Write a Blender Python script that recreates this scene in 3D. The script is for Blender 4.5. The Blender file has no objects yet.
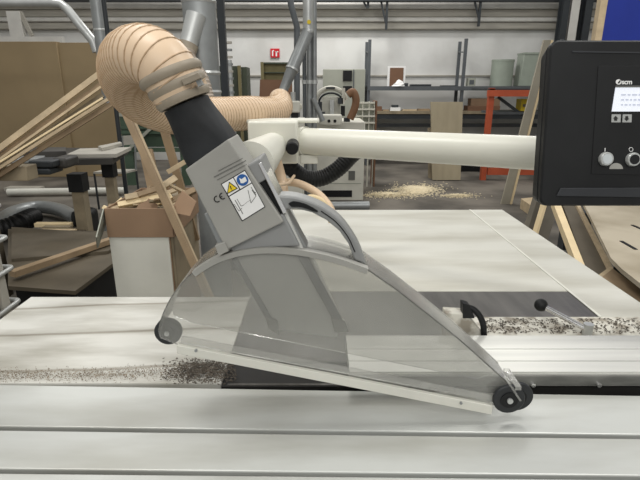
import bpy, math, random
from mathutils import Vector, Matrix
random.seed(7)
PI = math.pi
C = bpy.context.scene.collection
# ------------------------------------------------------------------ camera model
CAMZ, F = 1.37, 485.0
TH = math.atan(153.0 / F)
ct, st = math.cos(TH), math.sin(TH)
def ray(px, py):
    u = (240.0 - py) / F
    return Vector(((px - 320.0) / F, ct + u * st, -st + u * ct))
CAM = Vector((0, 0, CAMZ))
def P(px, py, Y):
    r = ray(px, py); return CAM + r * (Y / r.y)
def T(px, py, z):
    r = ray(px, py); return CAM + r * ((z - CAMZ) / r.z)
def onplane(px, py, p0, n):
    r = ray(px, py); return CAM + r * ((p0 - CAM).dot(n) / r.dot(n))
# ------------------------------------------------------------------ mesh builder
ORI = {}
class MB:
    def __init__(s): s.v = []; s.f = []
    def add(s, vs, fs):
        b = len(s.v); s.v += [Vector(v) for v in vs]; s.f += [tuple(i + b for i in f) for f in fs]; return s
    def box(s, lo, hi):
        x0, y0, z0 = lo; x1, y1, z1 = hi
        return s.add([(x0,y0,z0),(x1,y0,z0),(x1,y1,z0),(x0,y1,z0),(x0,y0,z1),(x1,y0,z1),(x1,y1,z1),(x0,y1,z1)],
                     [(0,3,2,1),(4,5,6,7),(0,1,5,4),(1,2,6,5),(2,3,7,6),(3,0,4,7)])
    def obox(s, c, ax, ay, az):          # centre and half-axis vectors
        c = Vector(c); vs = []
        for k in (-1, 1):
            for i, j in ((-1,-1),(1,-1),(1,1),(-1,1)): vs.append(c + ax*i + ay*j + az*k)
        fs = [(0,3,2,1),(4,5,6,7),(0,1,5,4),(1,2,6,5),(2,3,7,6),(3,0,4,7)]
        if ax.cross(ay).dot(az) < 0: fs = [f[::-1] for f in fs]
        return s.add(vs, fs)
    def bar(s, a, b, w, h, up=Vector((0,0,1))):
        a = Vector(a); b = Vector(b); d = (b - a); n = d.normalized()
        sd = n.cross(up)
        if sd.length < 1e-4: sd = Vector((1,0,0))
        sd.normalize(); u = sd.cross(n).normalized()
        return s.obox((a+b)/2, d/2, sd*w/2, u*h/2)
    def prism(s, pts, vec):
        n = len(pts); vec = Vector(vec); pts = [Vector(p) for p in pts]
        nm = Vector((0,0,0))
        for i in range(n): nm += pts[i].cross(pts[(i+1) % n])
        flip = nm.dot(vec) > 0
        vs = pts + [p + vec for p in pts]
        fs = [tuple(range(n)), tuple(range(2*n-1, n-1, -1))] + [(i, i+n, (i+1) % n + n, (i+1) % n) for i in range(n)]
        if flip: fs = [f[::-1] for f in fs]
        return s.add(vs, fs)
    def tube(s, path, rad, seg=16, caps=True, inner=0):
        path = [Vector(p) for p in path]; n = len(path)
        if not hasattr(rad, '__len__'): rad = [rad]*n
        tg = []
        for i in range(n):
            a = path[max(i-1,0)]; b = path[min(i+1,n-1)]; tg.append((b-a).normalized())
        r = tg[0].cross(Vector((0,0,1)))
        if r.length < 1e-3: r = tg[0].cross(Vector((0,1,0)))
        r.normalize(); vs = []; fs = []
        for i in range(n):
            r = (r - tg[i]*r.dot(tg[i])).normalized(); q = tg[i].cross(r)
            for k in range(seg):
                a = 2*PI*k/seg; vs.append(path[i] + (r*math.cos(a) + q*math.sin(a))*rad[i])
        for i in range(n-1):
            for k in range(seg):
                k2 = (k+1) % seg; fs.append((i*seg+k, i*seg+k2, (i+1)*seg+k2, (i+1)*seg+k))
        if caps:
            fs.append(tuple(range(seg-1,-1,-1))); fs.append(tuple((n-1)*seg+k for k in range(seg)))
        return s.add(vs, fs)
    def cyl(s, a, b, r, seg=24, r2=None): return s.tube([a, b], [r, r if r2 is None else r2], seg)
    def ball(s, c, r, seg=16):
        c = Vector(c); pa = []; ra = []
        for i in range(seg//2+1):
            t = PI*i/(seg//2); pa.append(c + Vector((0,0,-math.cos(t)*r))); ra.append(max(math.sin(t)*r, 1e-5))
        return s.tube(pa, ra, seg)
    def disc(s, c, n, r, th, seg=32):
        c = Vector(c); n = Vector(n).normalized(); return s.tube([c - n*th/2, c + n*th/2], r, seg)
    def build(s, name, m, parent=None, bevel=0, smooth=True, origin=None, loc=None):
        lo = Vector([min(v[i] for v in s.v) for i in range(3)]); hi = Vector([max(v[i] for v in s.v) for i in range(3)])
        o0 = Vector(((lo.x+hi.x)/2, (lo.y+hi.y)/2, lo.z)) if origin is None else Vector(origin)
        me = bpy.data.meshes.new(name); me.from_pydata([v - o0 for v in s.v], [], s.f); me.update()
        if smooth:
            for p in me.polygons: p.use_smooth = True
            try: me.set_sharp_from_angle(angle=math.radians(38))
            except Exception: pass
        me.materials.append(m)
        o = bpy.data.objects.new(name, me); C.objects.link(o)
        if parent is not None: o.parent = parent; o.location = o0 - ORI[parent.name]
        else: o.location = o0
        ORI[o.name] = o0
        if bevel:
            b = o.modifiers.new('bevel', 'BEVEL'); b.width = bevel; b.segments = 2; b.limit_method = 'ANGLE'
        return o
def tag(o, label, cat=None, group=None, kind=None):
    if label: o['label'] = label
    if cat: o['category'] = cat
    if group: o['group'] = group
    if kind: o['kind'] = kind
    return o
def thing(name, loc, label, cat, group=None):
    o = bpy.data.objects.new(name, None); o.empty_display_size = .05; C.objects.link(o); o.location = Vector(loc); ORI[o.name] = Vector(loc)
    return tag(o, label, cat, group)
def struct(o): o['kind'] = 'structure'; return o
def cr(pts, n=8):
    pts = [Vector(p) for p in pts]; q = [pts[0]*2-pts[1]] + pts + [pts[-1]*2-pts[-2]]; out = []
    for i in range(1, len(q)-2):
        a, b, c, d = q[i-1], q[i], q[i+1], q[i+2]
        for k in range(n):
            t = k/n; out.append(.5*((2*b)+(-a+c)*t+(2*a-5*b+4*c-d)*t*t+(-a+3*b-3*c+d)*t*t*t))
    out.append(pts[-1]); return out
def resample(path, step):
    out = [path[0]]; acc = 0
    for a, b in zip(path, path[1:]):
        L = (b-a).length; t = step - acc
        while t <= L: out.append(a.lerp(b, t/L)); t += step
        acc = (acc + L) % step
    return out
def ribbed(mb, pts, R, pitch, amp, seg=28, r2=None):
    path = resample(cr(pts, 14), pitch/5); n = len(path)
    prof = [0, .5, 1, .5, 0]
    rad = [(R if r2 is None else R+(r2-R)*i/n) * (1 + amp*prof[i % 5]) for i in range(n)]
    return mb.tube(path, rad, seg)
def prect(x0, y0, x1, y1, Y, dep, mb=None):
    mb = mb or MB(); ym = (y0+y1)/2
    a = P(x0, ym, Y); b = P(x1, ym, Y); t = P(x0, y0, Y).z; bo = P(x0, y1, Y).z
    return mb.box((a.x, Y, bo), (b.x, Y+dep, t))
def F0(x, y, Y):
    p = P(x, y, Y); p.z = 0; return p
def frect(x0, y0, x1, Y, dep, mb=None, ym=None, z0=0):
    mb = mb or MB(); ym = ym or y0+30
    a = P(x0, ym, Y); b = P(x1, ym, Y); return mb.box((a.x, Y, z0), (b.x, Y+dep, P(x0, y0, Y).z))
# ------------------------------------------------------------------ materials
def lin(c): return tuple(((v/255)/12.92 if v/255 <= .04045 else ((v/255+.055)/1.055)**2.4) for v in c)
def M(name, rgb, rough=.6, metal=0, var=.12, scale=6, stretch=(1,1,1), bump=0, bscale=None, rgb2=None, lo=.35, hi=.65, detail=5, spec=.4):
    m = bpy.data.materials.new(name); m.use_nodes = True; nt = m.node_tree; N = nt.nodes; L = nt.links
    b = N['Principled BSDF']; b.inputs['Roughness'].default_value = rough; b.inputs['Metallic'].default_value = metal
    b.inputs['Specular IOR Level'].default_value = spec
    tc = N.new('ShaderNodeTexCoord'); mp = N.new('ShaderNodeMapping'); mp.inputs['Scale'].default_value = stretch
    no = N.new('ShaderNodeTexNoise'); no.inputs['Scale'].default_value = scale; no.inputs['Detail'].default_value = detail
    rp = N.new('ShaderNodeValToRGB'); c = lin(rgb)
    c1 = lin(rgb2) if rgb2 else tuple(v*(1-var) for v in c); c2 = c if rgb2 else tuple(min(1, v*(1+var)) for v in c)
    rp.color_ramp.elements[0].position = lo; rp.color_ramp.elements[0].color = (*c1, 1)
    rp.color_ramp.elements[1].position = hi; rp.color_ramp.elements[1].color = (*c2, 1)
    L.new(tc.outputs['Object'], mp.inputs['Vector']); L.new(mp.outputs['Vector'], no.inputs['Vector'])
    L.new(no.outputs['Fac'], rp.inputs['Fac']); L.new(rp.outputs['Color'], b.inputs['Base Color'])
    if bump:
        n2 = N.new('ShaderNodeTexNoise'); n2.inputs['Scale'].default_value = bscale or scale*6; n2.inputs['Detail'].default_value = 6
        bp = N.new('ShaderNodeBump'); bp.inputs['Strength'].default_value = bump; bp.inputs['Distance'].default_value = .01
        L.new(mp.outputs['Vector'], n2.inputs['Vector']); L.new(n2.outputs['Fac'], bp.inputs['Height']); L.new(bp.outputs['Normal'], b.inputs['Normal'])
    return m
def emis(name, rgb, s):
    m = bpy.data.materials.new(name); m.use_nodes = True; b = m.node_tree.nodes['Principled BSDF']
    b.inputs['Base Color'].default_value = (*lin(rgb), 1); b.inputs['Emission Color'].default_value = (*lin(rgb), 1); b.inputs['Emission Strength'].default_value = s
    return m
def clear(name, rgb, opac, gl=.12):
    m = bpy.data.materials.new(name); m.use_nodes = True; nt = m.node_tree; N = nt.nodes; L = nt.links
    N.remove(N['Principled BSDF']); out = [n for n in N if n.type == 'OUTPUT_MATERIAL'][0]
    tr = N.new('ShaderNodeBsdfTransparent'); tr.inputs['Color'].default_value = (.97,.97,.96,1)
    df = N.new('ShaderNodeBsdfDiffuse'); df.inputs['Color'].default_value = (*lin(rgb), 1)
    gs = N.new('ShaderNodeBsdfGlossy'); gs.inputs['Roughness'].default_value = .18; gs.inputs['Color'].default_value = (.9,.9,.9,1)
    tc = N.new('ShaderNodeTexCoord'); no = N.new('ShaderNodeTexNoise'); no.inputs['Scale'].default_value = 7; no.inputs['Detail'].default_value = 6
    mr = N.new('ShaderNodeMapRange'); mr.inputs['From Min'].default_value = .3; mr.inputs['From Max'].default_value = .7
    mr.inputs['To Min'].default_value = opac*.7; mr.inputs['To Max'].default_value = opac*1.3
    m1 = N.new('ShaderNodeMixShader'); m2 = N.new('ShaderNodeMixShader'); fr = N.new('ShaderNodeFresnel'); fr.inputs['IOR'].default_value = 1.4
    L.new(tc.outputs['Object'], no.inputs['Vector']); L.new(no.outputs['Fac'], mr.inputs['Value']); L.new(mr.outputs['Result'], m1.inputs['Fac'])
    L.new(tr.outputs[0], m1.inputs[1]); L.new(df.outputs[0], m1.inputs[2]); L.new(fr.outputs[0], m2.inputs['Fac'])
    L.new(m1.outputs[0], m2.inputs[1]); L.new(gs.outputs[0], m2.inputs[2]); L.new(m2.outputs[0], out.inputs['Surface'])
    return m
def table_mat():
    m = M('dusty_table', (207,206,199), .5, 0, scale=4.2, stretch=(.9,4,1), rgb2=(160,157,146), lo=.3, hi=.6, detail=7, spec=.3)
    nt = m.node_tree; N = nt.nodes; L = nt.links; b = N['Principled BSDF']; src = b.inputs['Base Color'].links[0].from_socket
    tc = [n for n in N if n.type == 'TEX_COORD'][0]
    mp = N.new('ShaderNodeMapping'); mp.inputs['Scale'].default_value = (7, 7, 1); mp.inputs['Rotation'].default_value = (0,0,-.07)
    wv = N.new('ShaderNodeTexWave'); wv.bands_direction = 'Y'; wv.inputs['Scale'].default_value = .33; wv.inputs['Distortion'].default_value = 1.5
    wv.inputs['Detail'].default_value = 6; wv.inputs['Detail Scale'].default_value = .7
    rp = N.new('ShaderNodeValToRGB'); rp.color_ramp.elements[0].position = .0; rp.color_ramp.elements[0].color = (.5,.46,.41,1)
    rp.color_ramp.elements[1].position = .022; rp.color_ramp.elements[1].color = (1,1,1,1)
    mx = N.new('ShaderNodeMixRGB'); mx.blend_type = 'MULTIPLY'; mx.inputs[0].default_value = .8
    L.new(tc.outputs['Object'], mp.inputs['Vector']); L.new(mp.outputs['Vector'], wv.inputs['Vector']); L.new(wv.outputs['Fac'], rp.inputs['Fac'])
    L.new(src, mx.inputs[1]); L.new(rp.outputs['Color'], mx.inputs[2]); L.new(mx.outputs[0], b.inputs['Base Color'])
    return m
m_table = table_mat()
m_ext = M('painted_extension', (206,205,196), .45, 0, scale=3, stretch=(.6,2.2,1), rgb2=(176,173,160), lo=.32, hi=.6, spec=.3)
m_strip = M('chip_strip', (212,209,198), .7, 0, scale=30, rgb2=(150,143,130), lo=.38, hi=.55)
m_dark = M('dark_cast_iron', (84,82,79), .35, .3, var=.25, scale=5, stretch=(8,1,1), bump=.1, bscale=60)
m_black = M('black_slot', (34,33,32), .6, 0, var=.3)
m_alu = M('aluminium', (194,196,192), .42, .25, scale=4, stretch=(.6,2.5,1), rgb2=(168,168,161), lo=.35, hi=.6)
m_fence = M('fence_aluminium', (212,212,206), .38, .3, var=.08, scale=4, stretch=(.4,12,1))
m_scr = M('scratched_steel', (122,122,118), .45, .3, var=.2, scale=9, stretch=(2,2,6))
m_grey = M('guard_grey', (158,157,151), .5, 0, var=.06, scale=9)
m_grey2 = M('guard_darker_grey', (140,141,140), .42, 0, var=.06, scale=9)
m_lgrey = M('chute_light_grey', (205,205,200), .55, 0, var=.05, scale=6)
m_clear = clear('milky_polycarbonate', (196,196,190), .21)
m_edge = clear('polycarbonate_strip', (222,222,216), .3)
m_white = M('off_white_bar', (216,215,205), .5, 0, var=.06)
m_cream = M('cream_paint', (216,215,203), .33, 0, var=.04, scale=4, spec=.5)
m_blk = M('black_plastic', (23,24,25), .5, 0, var=.25, scale=9, spec=.3)
m_blk2 = M('dark_plastic_band', (44,46,49), .45, 0, var=.1)
m_collar = M('worn_black_rubber', (36,38,40), .6, 0, var=.4, scale=16, spec=.3)
m_rub = M('black_hose', (22,22,22), .5, 0, var=.3, spec=.3)
m_wheel = M('wheel_rubber', (40,42,44), .45, 0, var=.2)
m_hose = M('peach_hose', (214,189,160), .42, 0, var=.06, scale=10)
m_hose2 = M('dusty_flex_hose', (170,158,145), .6, 0, var=.1)
m_clamp = M('taupe_clamp', (146,136,120), .5, 0, var=.15, scale=14)
m_chrome = M('chrome', (225,225,225), .18, .9, var=.04)
m_galv = M('galvanised', (150,153,153), .38, .45, var=.12, scale=7)
m_galvl = M('galvanised_light', (190,192,190), .35, .5, var=.1, scale=7)
m_wall = M('wall_paint', (222,222,219), .8, 0, scale=1.2, rgb2=(204,203,199), lo=.4, hi=.62)
m_floor = M('concrete', (116,110,101), .75, 0, scale=1.8, rgb2=(76,72,66), lo=.36, hi=.62, bump=.15, detail=8)
m_beam = M('pipe_beige', (168,164,154), .6, 0, var=.1, stretch=(.3,1,4))
m_beaml = M('beam_white', (208,206,200), .6, 0, var=.06)
m_mdf = M('mdf', (146,128,98), .8, 0, var=.06, scale=2)
m_ply = M('plywood', (160,149,125), .7, 0, var=.08, scale=3, stretch=(3,3,.5))
m_wood = M('light_wood', (190,171,140), .65, 0, var=.12, scale=8, stretch=(2,2,2))
m_wood2 = M('tan_wood', (150,129,102), .65, 0, var=.14, scale=8)
m_woodg = M('weathered_wood', (140,128,106), .75, 0, var=.18, scale=8)
m_bright = M('fresh_wood', (234,212,170), .6, 0, var=.06)
m_card = M('cardboard', (146,120,96), .8, 0, var=.08, scale=4)
m_cardd = M('dark_cardboard', (118,88,68), .8, 0, var=.08, scale=4)
m_dboard = M('dark_board', (88,80,66), .6, 0, var=.15, scale=4)
m_dbench = M('dark_bench_top', (62,60,57), .5, 0, var=.25, scale=4)
m_lbench = M('pale_bench_top', (178,174,164), .5, 0, var=.08)
m_steel = M('grey_rack_steel', (92,96,99), .5, .2, var=.1)
m_dsteel = M('dark_column', (50,54,57), .5, 0, var=.12)
m_orange = M('orange_rack', (176,82,52), .5, 0, var=.1)
m_green = M('green_machine', (70,88,72), .5, 0, var=.12)
m_olive = M('olive_board', (116,108,76), .7, 0, var=.1)
m_olived = M('dark_olive_cabinet', (62,68,54), .6, 0, var=.15)
m_gbin = M('grey_green_bin', (150,158,146), .5, 0, var=.05)
m_gcab = M('grey_green_cabinet', (160,162,150), .5, 0, var=.05)
m_mach = M('machine_white', (206,204,192), .5, 0, var=.06)
m_mach2 = M('pale_board', (160,154,138), .6, 0, var=.06)
m_gw = M('grey_wood', (112,106,94), .7, 0, var=.12)
m_brown = M('brown_hose', (126,92,66), .6, 0, var=.12)
m_blue = M('blue_board', (24,46,140), .5, 0, var=.06)
m_yel = M('yellow', (235,205,40), .5, 0, var=.05)
m_red = M('red_sign', (200,28,40), .5, 0, var=.03)
m_pw = M('print_white', (238,238,236), .5, 0, var=.02)
m_pk = M('print_black', (28,28,28), .5, 0, var=.02)
m_pb = M('print_blue', (38,92,160), .5, 0, var=.02)
m_pl = M('worn_print', (112,112,108), .5, 0, var=.1)
m_pg = M('print_grey', (98,98,94), .5, 0, var=.02)
m_tank = M('tank_plastic', (170,170,165), .5, 0, var=.06)
m_saw = M('sawdust', (222,208,176), .9, 0, var=.12, scale=30, bump=.4, bscale=90)
m_fine = M('fine_brown_dust', (128,114,96), .9, 0, var=.3, scale=60)
m_helix = M('hose_wire', (180,154,124), .5, 0, var=.05)
m_chip = M('brown_chips', (84,77,68), .85, 0, var=.4, scale=60)
m_screen = emis('lit_screen', (226,230,240), .45)
m_line = emis('screen_line', (190,196,212), .3)
# ------------------------------------------------------------------ setting
struct(MB().box((-9,-2.5,-.1), (9,9.9,0)).build('floor', m_floor, smooth=False))
struct(MB().box((-9,9.6,0), (9,9.8,5.2)).build('wall_back', m_wall, smooth=False))
struct(MB().box((-9.2,-2.5,0), (-9,9.8,5.2)).build('wall_left', m_wall, smooth=False))
struct(MB().box((9,-2.5,0), (9.2,9.8,5.2)).build('wall_right', m_wall, smooth=False))
def wz(y, Y=9.4): return P(320, y, Y).z
YW = 9.35
for k, (ya, yb, m, d) in enumerate(((-20,-1,m_beam,.12),(2.5,9,m_beaml,.14),(9,17,m_beam,.08),(17.5,22,m_beaml,.14),(22,29.5,m_beam,.1))):
    struct(MB().box((-9, 9.6-d, wz(yb, 9.5)), (9, 9.6, wz(ya, 9.5))).build('trim_%d' % (k+1), m, bevel=.02))
mb = MB().box((-9, 9.25, wz(2.5)), (9, 9.4, wz(-1)))
struct(mb.build('trim_6', m_dsteel))
struct(MB().box((-9, 9.57, wz(76.5, 9.55)), (9, 9.6, wz(75, 9.55))).build('trim_7', m_beam))
for k, x in enumerate((387, 480, 368)):
    p = P(x, 12, 9.3)
    r = thing('pipe_hanger', (p.x, 9.3, wz(30)), ['dark hanger bracket over the grey storage rack, dropping from the top wall rail', 'dark hanger bracket above the green bins on the wall rail', 'dark short hanger bracket left of the longer one above the rack'][k], 'bracket')
    MB().box((p.x-.02, 9.3, wz([30, 27, 9][k])), (p.x+.02, 9.34, wz(0))).build('strap', m_dsteel, r)
    MB().bar((p.x-.01, 9.32, wz([24, 18, 9][k])), (p.x-.12, 9.32, wz(-1)), .03, .03).build('brace', m_dsteel, r)
# white column group at the right of the wall
for x0, x1, m, nm, lb in ((562, 568, m_dsteel, 'steel_column', 'dark narrow steel column beyond the top left corner of the console'),
                          (570, 578, m_beaml, 'steel_column', 'white steel column beyond the console, between the two dark posts'),
                          (584, 591, m_dsteel, 'steel_column', 'dark column nearest to the blue board')):
    a = P(x0, 20, 9.0); b = P(x1, 20, 9.0)
    r = thing(nm, ((a.x+b.x)/2, 9.1, 0), lb, 'column')
    MB().box((a.x, 9.0, 0), (b.x, 9.02, 4.6)).box((a.x, 9.18, 0), (b.x, 9.2, 4.6)).box(((a.x+b.x)/2-.01, 9.02, 0), ((a.x+b.x)/2+.01, 9.18, 4.6)).build('shaft', m, r)
    MB().box((a.x-.05, 8.95, 0), (b.x+.05, 9.25, .02)).build('base_plate', m, r)
# exit-style sign
s0 = P(275, 53, 9.55)
r = thing('wall_sign', s0, 'small square red sign with white pictogram high on the white back wall', 'sign')
prect(270.5, 48.5, 279.5, 57.5, 9.57, .02).build('panel', m_red, r)
mb = MB(); prect(272, 50.5, 273.2, 56, 9.565, .004, mb); prect(275.6, 51.5, 277, 56.3, 9.565, .004, mb); prect(275.2, 51.2, 278.3, 52.2, 9.565, .004, mb)
mb.disc(P(273.4, 50.6, 9.567), (0,1,0), .012, .004, 12); mb.build('pictogram', m_pw, r)
# ------------------------------------------------------------------ the saw
TZ = .87
xs = T(600, 317, TZ).x            # seam
xo = T(640, 302.5, TZ).x          # outer edge of extension
xl = T(33, 295, TZ).x; xd = T(220, 388, TZ).x
yf = .743; y_back = T(320, 296.5, TZ).y; y_dk = T(320, 291.5, TZ).y; y_dk0 = T(320, 317.5, TZ).y; y_far = T(320, 210, TZ).y
YBS = T(320, 362, TZ).y
saw = thing('panel_saw', (0, 1.0, 0), 'large panel saw with dusty off-white table and dark cast plate behind the sliding carriage', 'saw')
MB().box((xl, yf, TZ-.035), (xd-.001, y_back, TZ)).build('table_top', m_table, saw, bevel=.003, smooth=False)
MB().box((xd, YBS+.001, TZ-.035), (xs-.001, y_dk, TZ)).build('cast_plate', m_dark, saw, bevel=.002, smooth=False)
mb = MB().box((xd, .738, TZ-.05), (.9, YBS, TZ-.004)); o = mb.build('blade_slot', m_black, saw)
MB().box((xd+.01, .740, TZ-.004), (.3, .746, TZ-.0025)).build('slot_lip', m_dark, saw)
MB().box((T(470,330,TZ).x, .802, TZ), (1.6, y_dk0, TZ+.0015)).build('chip_covered_plate', m_strip, saw)
MB().box((xd, y_dk+.001, TZ-.035), (xs-.002, y_far, TZ+.001)).build('extension_table', m_ext, saw, bevel=.002, smooth=False)
MB().box((xs+.001, .802, TZ-.035), (xo, y_far+.004, TZ+.001)).build('side_extension', m_ext, saw, bevel=.002, smooth=False)
MB().box((xs-.0035, y_dk0, TZ+.001), (xs+.003, y_far, TZ+.0025)).build('joint_ridge', m_white, saw)
MB().box((xl+.12, .75, .05), (xd-.02, 1.05, TZ-.036)).box((xd-.02, .745, .05), (.45, 1.75, TZ-.052)).build('machine_body', m_cream, saw)
MB().box((xl+.2, .8, 0), (-.2, 1.0, .05)).box((0, .8, 0), (.4, 1.6, .05)).build('plinth', m_blk, saw)
# sliding carriage, slightly askew
car = thing('sliding_carriage', (0, .45, .5), 'pale aluminium sliding carriage running along the whole near edge', 'saw carriage')
def strip(nm, a, b, c, d, z, th, m, bev=.002):
    pts = [T(*a, z), T(*b, z), T(*c, z), T(*d, z)]
    ext = []
    q = [pts[0] + (pts[0]-pts[1])*.35, pts[1] + (pts[1]-pts[0])*.35, pts[2] + (pts[2]-pts[3])*.35, pts[3] + (pts[3]-pts[2])*.35]
    return MB().prism(q, (0,0,-th)).build(nm, m, car, bevel=bev, smooth=False)
strip('rear_profile', (0,384.5), (640,395.5), (640,434.5), (0,426), TZ+.001, .03, m_alu)
strip('middle_profile', (0,430), (640,438.5), (640,475.5), (0,468.5), TZ+.001, .03, m_alu)
strip('front_profile', (0,473), (640,479.5), (640,640), (0,640), TZ+.001, .03, m_alu)
strip('groove_bed', (0,386), (640,397), (640,630), (0,630), TZ-.02, .09, m_black)
strip('groove_lip', (0,471.2), (640,478), (640,479.2), (0,472.6), TZ-.006, .02, m_scr, 0)
MB().box((-1.0, .3, .0), (1.0, .6, .76)).build('carriage_base', m_cream, car)
# rip fence
FZ = .899
fx0 = T(346, 336, FZ).x; fy1 = T(500, 335.5, FZ).y; fy0 = T(500, 373, FZ).y
g1 = T(500, 349, FZ).y; g2 = T(500, 361, FZ).y
fen = thing('rip_fence', (.5, .8, TZ), 'long low aluminium fence lying across the table behind the guard wheel', 'fence')
mb = MB().box((fx0, fy0+.003, TZ+.001), (1.5, fy1, FZ-.003)); mb.box((fx0, g1+.001, FZ-.004), (1.5, fy1, FZ)); mb.box((fx0, g2+.001, FZ-.004), (1.5, g1-.001, FZ)); mb.box((fx0, fy0+.004, FZ-.004), (1.5, g2-.001, FZ))
mb.build('extrusion', m_fence, fen)
MB().box((fx0, fy0-.001, TZ+.004), (1.5, fy0+.003, FZ-.006)).build('scratched_side', m_scr, fen)
for x in (540, 608, 300):
    if x > 400:
        p = P(x, 390, .70); MB().disc((p.x, fy0-.004, TZ+.008), (0,1,0), .004, .006, 10).build('bolt', m_chrome, fen)
# fence lever
lv = thing('locking_lever', T(588,330,TZ+.012), 'chrome locking lever with black ball knob on the chip covered plate', 'lever')
b0 = P(586, 329, .915); b1 = P(541, 305, .985)
b0.z = max(b0.z, TZ+.014)
MB().tube([b0, b1], [.0062, .0062], 14).build('rod', m_chrome, lv)
MB().ball(b1, .0145, 20).build('ball_knob', m_blk, lv)
MB().cyl(Vector((b0.x+.004, b0.y, TZ+.0016)), Vector((b0.x+.004, b0.y, b0.z+.012)), .010, 16).build('hub', m_galvl, lv)
# bracket with black knob
br = thing('fence_bracket', T(475,330,TZ), 'cast grey bracket with black curved handle beside the sloping end of the guard', 'bracket')
a = [T(445,333,TZ+.03), T(447,316,TZ+.03), T(468,316,TZ+.03), T(482,333,TZ+.03)]
yb = fy1 + .004
w0 = P(446, 316, .93); w1 = P(475, 330, .93)
yc = yb+.012
MB().prism([Vector((P(x,y,yc).x, yc, max(P(x,y,yc).z, TZ+.0022))) for x, y in ((444,350),(446,313),(464,314),(473,321),(485,336),(485,350))], (0,.03,0)).build('casting', m_strip, br, bevel=.002)
MB().prism([Vector((P(x,y,yc-.002).x, yc-.002, P(x,y,yc).z)) for x, y in ((463,318),(463,303),(470,305),(475,318))], (0,.02,0)).build('wedge_block', m_blk, br, bevel=.001)
hp = [P(466, 307, yb+.02), P(473, 309, yb+.017), P(479, 315, yb+.012), P(483, 324, yb+.010), P(484, 336, yb+.009)]
hp = [Vector((v.x, v.y, max(v.z, TZ+.012))) for v in hp]
MB().tube(cr(hp, 6), .0062, 12).build('handle', m_blk, br)
# ------------------------------------------------------------------ overhead guard
YF, YB = .640, .712
gd = thing('blade_guard', P(330, 345, YF), 'overhead saw blade guard with milky clear hood, grey suction chute and curved handle', 'blade guard')
def G(pts, Y): return [P(x, y, Y) for x, y in pts]
arc = [(158,330),(161,318),(167,304),(175,291),(186,278),(200,267),(216,258),(234,252),(252,249),(272,248),(294,249.5),(316,253),(340,259),(368,269)]
slope = [(368,269),(398,290),(430,315),(462,341),(490,366),(514,388)]
bot = [(508,400),(492,406),(178,345),(160,338)]
outline = arc + slope[1:] + bot
def smooth2(pts, n=4):
    return [(v.x, v.y) for v in cr([(x, y, 0) for x, y in pts], n)]
side = smooth2(arc, 4) + slope[1:] + bot
for Y, nm in ((YF, 'hood_side'), (YB, 'hood_side')):
    q = [Vector((P(x,y,YF).x, Y, P(x,y,YF).z)) for x, y in side]
    MB().prism(q, (0,.0022,0)).build(nm, m_clear, gd, smooth=False)
def band(pts, off0, off1, y0, y1):     # strip following the outline, off in metres inward
    q = [P(x, y, YF) for x, y in pts]; n = len(q); o = MB(); vs = []; fs = []
    for i in range(n):
        d = (q[min(i+1,n-1)] - q[max(i-1,0)]).normalized(); nr = Vector((d.z, 0, -d.x))    # inward (right of travel)
        a = q[i] + nr*off0; b = q[i] + nr*off1
        vs += [Vector((a.x,y0,a.z)), Vector((a.x,y1,a.z)), Vector((b.x,y1,b.z)), Vector((b.x,y0,b.z))]
    for i in range(n-1):
        for k in range(4): fs.append((i*4+k, i*4+4+k, i*4+4+(k+1)%4, i*4+(k+1)%4))
    fs += [(0,1,2,3), ((n-1)*4+3,(n-1)*4+2,(n-1)*4+1,(n-1)*4)]
    return o.add(vs, fs)
sa = smooth2(arc, 4)
i0 = 4*4+2
band(sa[:i0+1], 0, .002, YF, YB).build('end_strip', m_edge, gd)
band(sa[i0:], -.001, .007, YF-.003, YF+.012).build('hood_rim', m_grey, gd)
band(sa[i0:], -.0015, .002, YF+.0125, YB+.003).build('hood_roof', m_clear, gd)
band(slope, 0, .002, YF, YB).build('sloping_strip', m_edge, gd)
band(slope, -.0005, .006, YB-.003, YB+.004).build('sloping_edge', m_edge, gd)
# lower bars
for Y, nm in ((YF-.007, 'bottom_bar'),):
    q = [P(x,y,YF) for x, y in ((178,343),(492,403.5),(490,412),(178,351))]
    MB().prism([Vector((v.x, Y, v.z)) for v in q], (0,.007,0)).build(nm, m_white, gd, bevel=.001, smooth=False)
q = [P(x,y,YF) for x, y in ((182,336),(500,396),(498,402),(181,342.5))]
MB().prism([Vector((v.x, YF-.0015, v.z)) for v in q], (0,.003,0)).build('clear_lip', m_edge, gd, smooth=False)
for x, y in ((196,350.5),(461,403)):
    MB().disc(P(x,y,YF-.008), (0,1,0), .0022, .003, 10).build('screw', m_galv, gd)
# chute inside hood
def prismG(pts, y0, y1, nm, m, bev=0, par=gd, Yr=YF):
    q = [P(x,y,Yr) for x, y in pts]
    return MB().prism([Vector((v.x, y0, v.z)) for v in q], (0, y1-y0, 0)).build(nm, m, par, bevel=bev, smooth=False)
prismG([(225,240),(286,213),(340,330),(337,341),(276,333),(268,322)], YF+.008, YB-.006, 'chute', m_lgrey, .002)
prismG([(232,262),(236,259),(272,321),(268,325)], YF+.004, YF+.0085, 'chute_rail', m_grey2, .0008)
prismG([(297,257),(307,257),(343,322),(338,330)], YF+.004, YF+.0085, 'chute_rail', m_grey2, .0008)
prismG([(265,318),(277,322),(279,337),(268,330)], YF+.003, YF+.0085, 'rail_foot', m_grey, .001)
prismG([(331,318),(345,322),(349,333),(335,334)], YF+.003, YF+.0085, 'rail_foot', m_grey, .001)
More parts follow.
